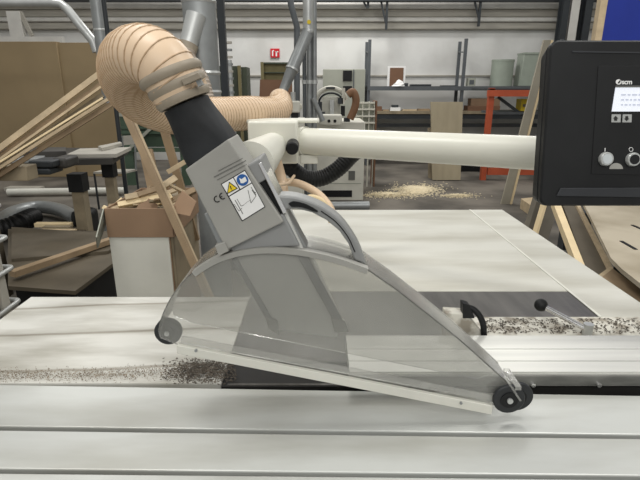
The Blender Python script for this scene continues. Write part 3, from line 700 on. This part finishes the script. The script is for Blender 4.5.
# big oval hose on floor
tag(MB().tube(cr([T(-30,240,.1), T(0,221,.1), T(15,212,.1), T(38,207,.1), T(60,210,.1), T(76,218,.1), T(95,226,.1), T(103,232,.1)], 8), .07, 20).build('grey_hose', m_galv), 'thick grey hose lying in an arc on the floor behind the dark boards', 'hose')
bkh = MB(); ribbed(bkh, [T(-10,232,.12), T(8,228,.12), T(22,222,.14), T(33,217,.12)], .085, .05, .12, 20); tag(bkh.build('black_hose', m_rub), 'black ribbed hose end lying in front of the grey hose', 'hose')
for i, (x0, x1, y, Y, m) in enumerate(((35,74,232,3.5,m_wood),(34,70,225,3.62,m_bright),(42,70,228.5,3.56,m_woodg))):
    a = P(x0,y,Y); b = P(x1,y,Y); o = MB().box((a.x,Y,a.z-.02), (b.x,Y+.05,a.z+.012)).build('scrap_batten', m, bevel=.002)
    tag(o, ['pale slat lying lowest behind the dark board stack','bright slat topmost behind the dark board stack','weathered slat between the two pale slats'][i], 'slat')
tag(MB().box((P(33,235,3.46).x, 3.46, 0), (P(76,235,3.46).x, 3.7, P(50,234,3.5).z)).build('low_crate', m_dboard), 'dark crate carrying the slats behind the board stack', 'crate')
tag(frect(70, 212, 90, 3.75, .2, ym=225).build('black_bucket', m_blk, bevel=.04), 'black rounded tub behind the bench leg', 'tub')
# dark board stack
zs = .35
bs = thing('board_stack', (T(60,262,zs).x, 2.8, 0), 'low stack of dark panels on the floor left of the bin', 'board stack')
top = [(8,286),(75,291),(150,236),(150,232),(8,229)]
MB().prism([T(x,y,zs) for x, y in top], (0,0,-.022)).build('top_panel', m_dboard, bs, smooth=False)
top2 = [(14,270),(112,262),(135,244),(120,236),(10,232)]
MB().prism([T(x,y,zs)+Vector((0,0,.02)) for x, y in ((12,262),(108,254),(140,238),(12,229.5))], (0,0,-.019)).build('upper_panel', m_dboard, bs, smooth=False)
cc = [T(x,y,zs) for x, y in top]; ce_ = sum(cc, Vector())/len(cc)
MB().prism([Vector((ce_.x+(p.x-ce_.x)*.93, ce_.y+(p.y-ce_.y)*.93, zs-.024)) for p in cc], (0,0,-(zs-.024))).build('pallet', m_blk, bs, smooth=False)
batten(T(12,274,zs+.045), T(112,240,zs+.045), .05, .035, m_wood2, 'tan batten lying across the dark board stack', up=Vector((0,0,1)))
# ibc tank with cage
ib = thing('caged_tank', (P(0,260,1.7).x-.3, 1.3, 0), 'pale plastic tank in a tubular metal cage at left edge', 'tank')
xr = P(10,250,1.72).x
MB().box((xr-.9, .75, .12), (xr-.03, 1.68, .96)).build('tank', m_tank, ib, bevel=.03)
for yy in (1.66, 1.50, 1.34, 1.0): MB().box((xr-.026, yy-.022, .12), (xr-.012, yy+.022, .99)).build('upright', m_lbench, ib, bevel=.003)
for z in (P(10,237,1.72).z, P(12,267,1.72).z, P(15,300,1.72).z, P(5,205,1.72).z):
    MB().tube(cr([(xr,.75,z),(xr,1.2,z),(xr,1.66,z),(xr-.012,1.71,z),(xr-.06,1.725,z),(xr-.5,1.725,z),(xr-.9,1.725,z)], 6), .0085, 10).build('cage_bar', m_galvl, ib)
MB().box((xr-.9, .78, 0), (xr-.03, 1.7, .115)).build('pallet_foot', m_dsteel, ib)
# ------------------------------------------------------------------ ducts
def vpipe(x, ym, Y, R, z0, z1, nm, m, lb, rings=(), cat='duct'):
    p = P(x, ym, Y); r = thing(nm, (p.x, Y, z0), lb, cat)
    MB().cyl((p.x, Y, z0), (p.x, Y, z1), R, 32).build('tube', m, r)
    for yr in rings:
        z = P(x, yr, Y).z; MB().tube([(p.x,Y,z-.012),(p.x,Y,z),(p.x,Y,z+.012)], [R*1.01,R*1.06,R*1.01], 32).build('seam_ring', m_galvl, r)
    return r, p
du, dp = vpipe(202, 50, 3.1, .096, 0, 4.0, 'dust_duct', m_galv, 'big galvanised dust duct rising vertically behind the hose', (1.5, 92, 73))
q = Vector((dp.x-.02, 3.02, P(0,28,3.1).z))
MB().tube([q+Vector((.02,0,.06)), P(188,46,2.98)], [.058,.05], 28).build('branch', m_galvl, du)
MB().tube([P(189,44,2.98), P(187,50,2.97)], .055, 28).build('branch_ring', m_clamp, du)
fl = thing('flexible_hose', P(188,80,2.9), 'short dusty flexible hose hanging from the duct branch', 'hose')
ribbed(MB(), [P(187,49,2.97), P(187,58,2.94), P(192,68,2.9), P(200,80,2.86), P(206,100,2.84)], .048, .02, .08, 28).build('hose_tube', m_hose2, fl)
cl = thing('steel_column', (P(223,50,3.6).x, 3.6, 0), 'dark square column just right of the big galvanised duct', 'column')
p = P(222.5,50,3.6); MB().box((p.x-.024, 3.6, 0), (p.x+.024, 3.65, 4.3)).build('shaft', m_dsteel, cl); MB().box((p.x-.08,3.55,0),(p.x+.08,3.7,.015)).build('base_plate', m_dsteel, cl)
ld, lp = vpipe(230.5, 80, 5.0, .022, 0, P(230,60,5.0).z, 'threaded_post', m_galvl, 'thin speckled bright post right of the dark column', (), 'post')
for k in range(14):
    z = .9 + k*.065; MB().disc((lp.x, 5.0, z+.03), (0,0,1), .032, .02, 12).build('collar_ring', m_lbench if k % 2 else m_galv, ld)
# duct in centre (pipes at 303-316)
c1, cp1 = vpipe(308.5, 50, 5.4, .055, P(308,33,5.4).z, 4.2, 'dust_duct', m_galvl, 'bright vertical duct above the slanting branch in the centre', (31,))
e = P(278,98,5.25)
s1 = P(307,34,5.4); e = P(280,98,5.2); mid = s1.lerp(e,.55)
MB().tube([s1+Vector((0,0,.05)), s1, mid, mid+(e-s1)*.01, e], [.055,.06,.066,.06,.04], 28).build('slanting_branch', m_galv, c1)
MB().disc(mid, (e-s1), .07, .02, 28).build('seam_ring', m_galvl, c1)
MB().cyl(e, P(276,104,5.15), .045, 20).build('hose_socket', m_hose2, c1)
MB().disc(P(309,22,5.33), (0,1,0), .02, .012, 16).build('yellow_tag', m_yel, c1)
for x, R, zt_, lb, m in ((304.5,.022,40,'thin dark vertical pipe left of the pair under the centre duct',m_steel),(309.5,.03,20,'grey vertical pipe in the middle under the centre duct',m_galv),(314.5,.026,-80,'tall grey vertical pipe right of the centre duct',m_galv)):
    p = P(x, 80, 5.55); r = thing('vertical_pipe', (p.x, 5.55, 0), lb, 'pipe'); MB().cyl((p.x,5.55,0), (p.x,5.55,P(x,zt_,5.55).z), R, 16).build('tube', m, r)
    MB().disc((p.x,5.55,P(x,82,5.55).z), (0,0,1), R*1.3, .04, 16).build('coupling', m_galvl, r)
tag(MB().cyl(P(313,98,5.5), P(323,121,5.5), .028, 14).build('slanting_pipe', m_galv), 'short grey pipe slanting down right of the centre pipes', 'pipe')
tag(MB().tube([P(289,-20,7.5), P(291,5,7.5), P(297,27,7.5), P(297,120,7.5), Vector((P(297,120,7.5).x,7.5,0))], .045, 14).build('dark_pipe', m_steel), 'dark grey bent pipe near the ceiling left of the centre duct', 'pipe')
# top-left pipes
tag(MB().tube([Vector((-9,6,P(-60,3,6.0).z)), P(-60,3,6.0), P(52,3,6.0), P(61,4,6.0), P(67,9,6.0), P(93,41,6.0), P(97,52,6.0)], .05, 20).build('bent_pipe', m_galvl), 'shiny bent pipe running in from the upper left corner', 'pipe')
r, p = vpipe(98, 10, 5.6, .07, 1.2, 4.2, 'dust_duct', m_galv, 'grey vertical duct at upper left above the hose loop', (30,))
tag(MB().tube([P(101,-20,5.2), P(107,28,5.2), P(110,60,5.2), Vector((P(110,60,5.2).x,5.2,0))], .022, 10).build('dark_cable', m_dsteel), 'dark cable hanging between the upper left duct and the hose', 'cable')
fr = thing('white_wall_frame', P(20,42,8.8), 'white steel beam frame standing out from the wall at far left', 'frame')
prect(-60, 36.5, 62, 42.5, 8.8, .1).build('beam', m_beaml, fr); prect(8, 11, 21, 36.5, 8.8, .1).build('post', m_beaml, fr)
MB().bar(P(20,12,8.85), P(32,36,8.85), .06, .05, Vector((0,1,0))).build('brace', m_beam, fr)
MB().box((P(-60,40,8.8).x, 8.8, 0), (P(-50,40,8.8).x, 8.9, P(0,40,8.8).z)).build('leg', m_beaml, fr)
# ------------------------------------------------------------------ BACK middle
def zat(y, Y): return P(320, y, Y).z
# olive cabinets and boards
oc = thing('olive_cabinet', (P(240,90,8.6).x, 8.6, 0), 'dark olive cabinet against the back wall behind the columns', 'cabinet')
frect(217, 66, 238, 8.6, .4, ym=90).build('body', m_olived, oc); frect(238.5, 65.5, 241.5, 8.55, .05, ym=90).build('door_edge', m_olive, oc); frect(242, 67, 247.5, 8.62, .4, ym=90).build('side', m_olived, oc)
ob = thing('olive_crate', (P(274,80,8.8).x, 8.8, 0), 'olive wooden crate board standing behind the brown board', 'crate')
frect(261, 63, 292, 8.8, .06, ym=80).build('panel', m_olive, ob); prect(261, 62, 264, 97, 8.75, .05).build('edge_post', m_olive, ob); prect(264, 72, 292, 73.2, 8.76, .04).build('batten', m_olived, ob); prect(264, 62.3, 292, 64, 8.76, .04).build('batten', m_olived, ob)
bq = [P(260,79.5,8.4), P(292,80,8.4), P(292,130,8.4), P(255,130,8.4)]
bq[2].z = bq[3].z = 0
mb = MB().prism(bq, (0,.05,0)); tag(mb.build('brown_board', m_cardd), 'reddish brown board leaning in front of the olive crate', 'board')
# small white machine mid-left of arm (283-300,95-120)
sm = thing('spindle_unit', (P(292,110,5.0).x, 5.0, 0), 'pale machine spindle unit left of the centre pipes', 'machine')
prect(283, 104, 302, 109, 5.0, .1).build('cross_bar', m_mach, sm, bevel=.01); prect(291, 101, 300, 113, 4.93, .1).build('head', m_mach, sm, bevel=.015)
MB().cyl(P(293,92,5.0), P(293,104,5.0), .025, 14).build('column', m_galvl, sm); prect(291, 113, 298, 118, 4.95, .08).build('chuck', m_blk, sm)
prect(284, 111, 291, 119, 5.05, .1).build('side_panel', m_mach, sm); prect(280, 119, 304, 150, 5.02, .3).build('body', m_mach, sm)
MB().box((P(282,140,5.05).x, 5.05, 0), (P(303,140,5.05).x, 5.3, P(0,150,5.05).z)).build('base', m_mach, sm)
# white cnc machine
YM = 6.0
cn = thing('boring_machine', (P(335,200,YM).x, YM, 0), 'off-white woodworking machine behind the arm with arched top guard', 'machine')
frect(306, 122, 364, YM, .8, ym=170).build('cabinet', m_mach, cn, bevel=.01)
frect(262, 165, 305, YM+.1, .6, ym=170).build('side_base', m_gcab, cn)
prect(322, 190.5, 352, 197, YM-.01, .02).build('vent_slot', m_blk, cn); prect(348.5, 172, 355, 180, YM-.012, .012).build('square_label', m_pg, cn); prect(348.5,171,355,172.2,YM-.012,.012).build('label_line', m_pg, cn)
prect(306,183,361,183.8,YM-.004,.01).build('door_joint', m_gcab, cn)
prect(268, 186, 300, 196, YM+.06, .05).build('vent_slot', m_dsteel, cn)
tb = prect(319, 114.5, 342, 126, YM-.25, .12).build('front_table', m_mach, cn, bevel=.02)
for x in (329, 335): MB().disc(P(x,121,YM-.255), (0,1,0), .018, .01, 12).build('hole', m_blk, tb)
band_pts = [(317+0*i,0) for i in range(0)]
arcp = [P(331+15*math.cos(a), 101-13*math.sin(a), YM+.1) for a in [PI*(.02+.96*i/20) for i in range(21)]]
MB().tube(arcp, .028, 8).build('arched_guard', m_mach, cn)
arcp = [P(331+12*math.cos(a), 103-10*math.sin(a), YM+.12) for a in [PI*(.02+.96*i/20) for i in range(21)]]
MB().tube(arcp, .012, 8).build('guard_rib', m_dsteel, cn)
prect(322, 97, 340, 122, YM+.15, .1).build('spindle_plate', m_mach, cn); prect(330, 100, 334, 114, YM+.08, .05).build('spindle', m_galvl, cn)
for x, y, w, h, m in ((318,102,4,9,m_dsteel),(338,98,5,6,m_dsteel),(341,106,4,10,m_blk),(344,118,6,8,m_dsteel),(320,112,5,6,m_dsteel),(342,88,3,16,m_mach),(326,87,9,2,m_dsteel)):
    prect(x, y, x+w, y+h, YM+.02, .1).build('fitting', m, cn)
MB().tube(cr([P(348,95,YM-.05), P(353,92,YM-.05), P(356,100,YM-.05), P(354,110,YM-.05), P(350,119,YM-.05)], 6), .045, 14).build('brown_hose', m_brown, cn)
gr = thing('grid_rack', (P(366,115,6.9).x, 6.9, 0), 'pale gridded rack panel beside the machine hose', 'rack')
for y in (102, 108.5, 115.5, 122): prect(355, y, 375, y+1.6, 6.88, .04).build('shelf_bar', m_mach, gr)
for x in (355.5, 362, 368.5, 374): frect(x, 101.5, x+1.2, 6.9, .04, ym=115).build('upright', m_mach, gr)
frect(356, 103, 374, 6.96, .02, ym=115, z0=.6).build('back_sheet', m_gcab, gr)
o = frect(374.5, 101, 377, 6.9, .3, ym=115).build('end_panel', m_cardd, gr)
# pipe on floor
tag(MB().tube([T(328,206,.06), T(369,205.5,.06)], .05, 18).build('floor_pipe', m_galv), 'grey pipe lying on the floor in front of the white machine', 'pipe')
# grey cabinet
gc = thing('metal_cabinet', (P(344,90,8.9).x, 8.9, 0), 'grey green metal cabinet with dark openings behind the arched guard', 'cabinet')
frect(323, 69, 365, 8.9, .5, ym=90).build('body', m_gcab, gc, bevel=.01)
for y0, y1 in ((70.5,81),(86,92)): prect(343, y0, 352, y1, 8.88, .03).build('opening', m_blk, gc)
prect(353, 69.5, 354, 105, 8.885, .02).build('door_edge', m_steel, gc)
# storage rack
YR = 8.9
rk = thing('storage_rack', (P(417,150,YR).x, YR+.2, 0), 'tall grey steel storage rack against the back wall', 'rack')
for x, Y in ((369.5,YR),(366.5,YR+.45),(465,YR),(459,YR+.45),(560,YR)):
    yt = {369.5:39.5, 366.5:42, 465:38.5, 459:41.5, 560:39}[x]
    p = P(x, 60, Y); MB().box((p.x-.025, Y, 0), (p.x+.025, Y+.05, zat(yt, Y))).build('upright', m_steel, rk)
prect(368, 86.2, 562, 90.5, YR-.02, .5).build('shelf', m_steel, rk)
prect(368, 124, 562, 127, YR+.3, .2).build('lower_shelf', m_steel, rk)
prect(368, 97.5, 562, 98.8, YR+.4, .03).build('beam', m_dsteel, rk) if False else None
prect(375, 111, 562, 114, YR-.05, .5).build('bench_board', m_woodg, rk); prect(370, 114.5, 562, 119, YR-.03, .4).build('bench_beam', m_dsteel, rk)
for xa, xb in ((369.5,366.5),(465,459)):
    a = P(xa,52,YR); b = P(xb,52,YR+.45); MB().bar(a+Vector((0,.05,0)), b, .02, .02).build('brace', m_steel, rk)
zsf = zat(86.2, YR-.02)
def onshelf(x0, y0, x1, Y, d, nm, m, lb, cat, bev=0):
    a = P(x0, y0+8, Y); b = P(x1, y0+8, Y)
    return tag(MB().box((a.x, Y, zsf), (b.x, Y+d, P(x0,y0,Y).z)).build(nm, m, bevel=bev), lb, cat)
cb = thing('framed_board', P(396,86,YR+.1), 'brown board in a pale frame standing on the rack shelf', 'board'); cb.location.z = zsf; ORI[cb.name].z = zsf
a = P(387.5,75,YR+.15); b = P(405.5,75,YR+.15); zt2 = P(0,66,YR+.15).z
MB().box((a.x, YR+.15, zsf), (b.x, YR+.19, zt2)).build('frame', m_pw, cb)
MB().box((a.x+.04, YR+.14, zsf+.001), (b.x-.04, YR+.15, zt2-.03)).build('board', m_cardd, cb)
mb = MB(); random.seed(3)
c = P(399,86,YR+.02)
pts = []; vs=[]; fs=[]
for i in range(7):
    for k in range(10):
        a_ = 2*PI*k/10; t = i/6; r_ = .11*(1-t)**.7*random.uniform(.75,1.2)+.004; vs.append(Vector((c.x+math.cos(a_)*r_, c.y+math.sin(a_)*r_*.6, zsf+t*.11*random.uniform(.9,1.1))))
for i in range(6):
    for k in range(10): fs.append((i*10+k, i*10+(k+1)%10, (i+1)*10+(k+1)%10, (i+1)*10+k))
fs.append(tuple(range(9,-1,-1))); fs.append(tuple(60+k for k in range(10)))
tag(mb.add(vs,fs).build('crumpled_bag', m_pw, smooth=False), 'crumpled white bag in front of the framed board', 'bag')
onshelf(404, 83, 408, YR, .1, 'dark_can', m_dsteel, 'small dark lump right of the crumpled white bag', 'can', .01)
onshelf(411, 84.2, 431, YR, .2, 'dark_tool', m_dsteel, 'flat dark tool lying on the shelf beside the framed board', 'tool', .01)
onshelf(442, 85.3, 456, YR, .2, 'flat_strip', m_dsteel, 'thin dark strip lying flat left of the rack upright', 'strip')
sb = thing('small_frame_box', P(471,86,YR), 'small pale box with dark opening on the rack shelf right of the uprights', 'box'); 
prect(468, 78, 475.5, 86, YR, .15).build('shell', m_gcab, sb); prect(469.5, 80, 474, 84.5, YR-.004, .01).build('opening', m_steel, sb)
for i, (x0, x1, yt, lb) in enumerate(((494,516,59.5,'grey green curved bin, left of the two on the rack shelf'),(521,546,53,'taller grey green bin on the shelf beside the console'))):
    a = P(x0,72,YR+.1); b = P(x1,72,YR+.1); zt3 = P(0,yt,YR+.1).z; cx = (a.x+b.x)/2; w = (b.x-a.x)/2
    r = thing('waste_bin', (cx, YR+.25, zsf), lb, 'bin')
    if i == 0:
        ring = [(cx+w*math.cos(t), YR+.25+.15*math.sin(t)) for t in [2*PI*k/28 for k in range(28)]]
        MB().prism([Vector((x,y,zsf)) for x, y in ring], (0,0,zt3-zsf)).build('shell', m_gbin, r)
        MB().prism([Vector((cx+(x-cx)*1.03,YR+.25+(y-YR-.25)*1.03,zt3-.03)) for x, y in ring], (0,0,.035)).build('rim', m_gbin, r)
    else:
        MB().prism([Vector((cx-w,YR+.1,zsf)),Vector((cx+w,YR+.1,zsf)),Vector((cx+w,YR+.1,zt3)),Vector((cx-w*.9,YR+.1,zt3))], (0,.3,0)).build('shell', m_gbin, r, bevel=.01)
        MB().box((cx-w*.93, YR+.09, zt3-.02), (cx+w*1.02, YR+.41, zt3+.01)).build('rim', m_gbin, r)
# bench items
zb = zat(111, YR-.05)
def onbench(x0, x1, y0, Y, d, nm, m, lb, cat, bev=0):
    a = P(x0,108,Y); b = P(x1,108,Y); return tag(MB().box((a.x,Y,zb), (b.x,Y+d,max(P(0,y0,Y).z,zb+.015))).build(nm, m, bevel=bev), lb, cat)
onbench(376, 382, 106.5, YR, .1, 'brown_block', m_cardd, 'small brown block at the left end of the rack bench', 'block')
wb = onbench(390.5, 400.5, 107.5, YR, .15, 'tool_case', m_pw, 'small white case with dark top on the rack bench', 'case')
o = prect(392, 105, 398.5, 107.4, YR+.02, .08).build('dark_top', m_dsteel, wb)
onbench(403, 417, 109.4, YR, .1, 'wood_piece', m_wood, 'pale wood piece right of the small white case', 'wood piece')
onbench(418, 430, 108.8, YR, .1, 'wood_piece', m_wood2, 'tan wood piece beside the standing plywood sheet on the bench', 'wood piece')
onbench(383, 389, 109.6, YR, .1, 'wood_piece', m_wood2, 'tan wood piece left of the small white case', 'wood piece')
bx = thing('cardboard_carton', P(478,111,YR), 'long brown carton on the bench left of the orange rack', 'box')
prect(468.5, 106, 500, 111, YR-.02, .3).build('body', m_cardd, bx); prect(471, 98.5, 500, 106, YR+.1, .2).build('raised_lid', m_card, bx)
# standing plywood
py_ = T(447,180,0)
mb = MB().prism([P(432.5,180,7.35), P(460.5,180,7.35), P(463,102,7.55), P(431,102,7.55)], (0,.05,0)); 
tag(mb.build('plywood_sheet', m_ply), 'tall plywood sheet standing on the floor in front of the rack', 'board')
tag(MB().prism([P(428.5,178,7.45), P(432,179,7.45), P(431,128,7.6), P(428,128,7.6)], (0,.03,0)).build('dark_plywood_sheet', m_woodg), 'narrow darker sheet edge standing just left of the plywood sheet', 'board')
tag(frect(461, 158, 480, 8.2, .3, ym=168).build('dark_box', m_blk), 'black box on the floor right of the plywood sheet', 'box')
# sawdust on floor
def dust(cx, cy, rx, ry, nm, lb, n, sz):
    mb = MB()
    for _ in range(n):
        r_ = abs(random.gauss(0, .5)); a = random.uniform(0, 2*PI); p = T(cx+rx*r_*math.cos(a), cy+ry*r_*math.sin(a), 0)
        b = random.uniform(0, PI); q = sz*random.uniform(.3, 1); h = .012*max(0, 1-r_*1.3)+.002
        e1 = Vector((math.cos(b), math.sin(b), 0))*q; e2 = Vector((-math.sin(b), math.cos(b), 0))*q*.7
        mb.obox(p+Vector((0,0,h)), e1, e2, Vector((0,0,h*.9)))
    return tag(mb.build(nm, m_saw, smooth=False), lb, 'sawdust', kind='stuff')
dust(417, 190, 26, 6, 'sawdust_heap', 'pale sawdust heap on the floor below the plywood sheet', 2600, .014)
dust(388, 195, 38, 4.5, 'sawdust_smear', 'thin sawdust smear left of the main heap on the floor', 900, .010)
dust(458, 196, 26, 3, 'sawdust_smear', 'faint sawdust smear right of the main heap on the floor', 350, .010)
# orange rack
YO = 7.4
orr = thing('pallet_rack', (P(510,150,YO).x, YO+.3, 0), 'orange pallet rack between the grey rack and the console', 'rack')
for x, Y in ((490.5,YO),(556,YO)):
    frect(x-2.6, 88, x+2.6, Y, .08, ym=110).build('upright', m_orange, orr)
prect(488, 90, 560, 96.5, YO-.03, .05).build('beam', m_orange, orr); prect(488, 168, 560, 175, YO-.03, .05).build('beam', m_orange, orr)
prect(488, 88.5, 560, 90.5, YO, .8).build('deck', m_dsteel, orr)
MB().bar(P(498,97,YO+.2), P(525,117,YO+.2), .04, .03, Vector((0,1,0))).build('brace', m_dsteel, orr)
yb_ = thing('yellow_crate', P(525,111,YO+.3), 'yellow crate on the rack beneath the orange beam', 'crate')
prect(521, 99, 529, 111, YO+.3, .2).build('shell', m_yel, yb_); prect(523, 104, 527, 107, YO+.295, .01).build('opening', m_woodg, yb_)
prect(494, 112, 560, 114.5, YO+.15, .6).build('middle_deck', m_steel, orr)
# leaning board behind arm end
lb_ = thing('leaning_board', T(511,199,0), 'long pale board leaning right behind the end of the arm', 'board')
MB().prism([F0(501.5,201,5.8), F0(510,201,5.8), P(551,40,5.8), P(544,40,5.8)], (0,.03,0)).build('broad_face', m_mach2, lb_)
MB().prism([F0(510.3,201,5.8), F0(512.5,201,5.8), P(553.5,40,5.8), P(551.3,40,5.8)], (0,.03,0)).build('narrow_edge', m_bright, lb_)
# crate pieces on the floor near console bottom
slab('timber_block', [(521,198.5),(535,208),(560,206),(542,196)], .12, .12, m_wood, 'pale timber block on the floor beyond the table corner', 'timber')
b1_ = thing('short_board', P(535,230,4.2), 'short grey board with pale edge leaning under the console corner', 'board')
MB().prism([F0(528,216,4.3), F0(538,221,4.3), P(549,193,4.5), P(540,190,4.5)], (0,.1,0)).build('face', m_gw, b1_)
b2_ = thing('short_board', P(545,230,4.0), 'brown board with pale edge, nearer of the two under the console corner', 'board')
MB().prism([F0(534,240,4.0), F0(546,240,4.0), P(562,196,4.2), P(551,192,4.2)], (0,.08,0)).build('face', m_gw, b2_)
MB().prism([F0(532.5,240,3.98), F0(534.5,240,3.98), P(551,192,4.18), P(549,191,4.18)], (0,.08,0)).build('edge', m_bright, b2_)
# pieces right: framed panel, plank, large sheet
zf = .6
fp = thing('edged_board', (T(590,250,zf).x, 2.6, 0), 'dark panel with pale wooden edge strips lying on supports under the console', 'panel')
def FP(pts, z, th, nm, m): return MB().prism([T(x,y,z) for x, y in pts], (0,0,-th)).build(nm, m, fp, smooth=False)
FP([(561,200),(574,200),(610,268),(600,276),(586,268)], zf-.01, .02, 'panel', m_dboard)
FP([(552,200),(559,200),(586,268),(577,264)], zf+.01, .05, 'edge_strip', m_bright)
FP([(574,200),(577.5,200),(613.5,268.5),(610,270)], zf+.01, .04, 'edge_strip', m_wood)
FP([(597,276),(610,266.5),(613.5,268.5),(605,281.5)], zf+.012, .05, 'end_block', m_wood)
for y in (215, 258):
    a = T(565,y,zf-.06); b = T(600,y,zf-.06); MB().box((min(a.x,b.x)+.02, a.y, 0), (max(a.x,b.x)-.05, a.y+.08, zf-.045)).build('support', m_dsteel, fp)
wt = thing('sheet_table', (T(640,240,.7).x, 2.4, 0), 'large beige sheet with slots lying beyond the table at right', 'table')
zk = .7
sh = [(582,200),(611,258),(622,269),(645,287),(720,330),(900,330),(900,200)]
MB().prism([T(x,y,zk) for x, y in sh], (0,0,-.018)).build('sheet', M('beige_sheet', (186,176,156), .6, 0, scale=2.5, rgb2=(158,147,126), lo=.38, hi=.6), wt, smooth=False)
MB().prism([T(x,y,zk-.02) for x, y in sh], (0,0,-.014)).build('under_gap', m_blk, wt, smooth=False)
MB().prism([T(x,y,zk-.036) for x, y in sh], (0,0,-.012)).build('under_sheet', m_lbench, wt, smooth=False)
for x0, y0, x1, y1 in ((632,225,646,231),(621,241,636,249.5),(650,236,664,244),(655,258,672,267)):
    a = T(x0,y0,zk+.001); b = T(x1,y1,zk+.001); MB().bar(a, b, .016, .003).build('slot', m_blk, wt)
for x, y in ((628,250),(800,300),(640,215),(800,215)):
    p = T(x, y, zk-.05); MB().box((p.x, p.y, 0), (p.x+.08, p.y+.08, zk-.05)).build('leg', m_dsteel, wt)
pk = [(604,270),(613,268),(660,303),(650,313)]
tag(MB().prism([T(x,y,.62) for x, y in ((602,277),(613,268.5),(668,309),(668,326))], (0,0,-.035)).build('orange_plank', m_wood2), 'orange brown plank below the edge of the beige sheet', 'plank')
a = T(640,300,.58); tag(MB().box((a.x-.02, a.y-.02, 0), (a.x+.08, a.y+.08, .583)).build('plank_trestle', m_dsteel), 'dark trestle under the orange brown plank', 'trestle')
# blue board
bl = thing('blue_board', (P(620,20,3.4).x, 3.4, 0), 'tall blue board with wooden edge standing behind the console', 'board')
a = P(604.5,18,3.4); b = P(720,18,3.4)
MB().box((a.x, 3.4, 1.45), (b.x, 3.43, 2.6)).build('panel', m_blue, bl); MB().box((b.x-.3, 3.44, 0), (b.x-.22, 3.5, 2.5)).build('stand_post', m_dsteel, bl); MB().box((a.x-.045, 3.39, 1.45), (a.x-.001, 3.44, 2.6)).build('edge_strip', m_wood, bl)
# ------------------------------------------------------------------ camera, light, world
cd = bpy.data.cameras.new('camera'); cam = bpy.data.objects.new('camera', cd); C.objects.link(cam)
cd.sensor_width = 36; cd.sensor_fit = 'HORIZONTAL'; cd.lens = F/640*36; cd.clip_start = .01
cam.location = CAM; cam.rotation_euler = (PI/2 - TH, 0, 0); bpy.context.scene.camera = cam
w = bpy.data.worlds.new('world'); bpy.context.scene.world = w; w.use_nodes = True
w.node_tree.nodes['Background'].inputs[0].default_value = (1.0,.995,.97,1); w.node_tree.nodes['Background'].inputs[1].default_value = .62
def area(x, y, z, sx, sy, pw, nm='ceiling_or_fill_light'):
    l = bpy.data.lights.new(nm, 'AREA'); l.shape = 'RECTANGLE'; l.size = sx; l.size_y = sy; l.energy = pw; l.color = (1,.985,.955)
    o = bpy.data.objects.new(nm, l); C.objects.link(o); o.location = (x, y, z); return o
for x, y, pw in ((-1.6,.9,70),(1.8,1.1,70),(-2.8,5.5,60),(2.5,5.8,60),(0,8,130)): area(x, y, 4.6, 1.5, .5, pw)
o = area(0, -2.2, 3.6, 4, 1.2, 75)  # added front fill behind the camera, brightens upright faces; not a ceiling lamp
o.rotation_euler = (math.radians(58), 0, 0)
sc = bpy.context.scene
sc.view_settings.view_transform = 'Standard'; sc.view_settings.look = 'None'; sc.view_settings.exposure = -.27; sc.view_settings.gamma = 1
sc.view_settings.use_curve_mapping = False
sc.cycles.transparent_max_bounces = 24
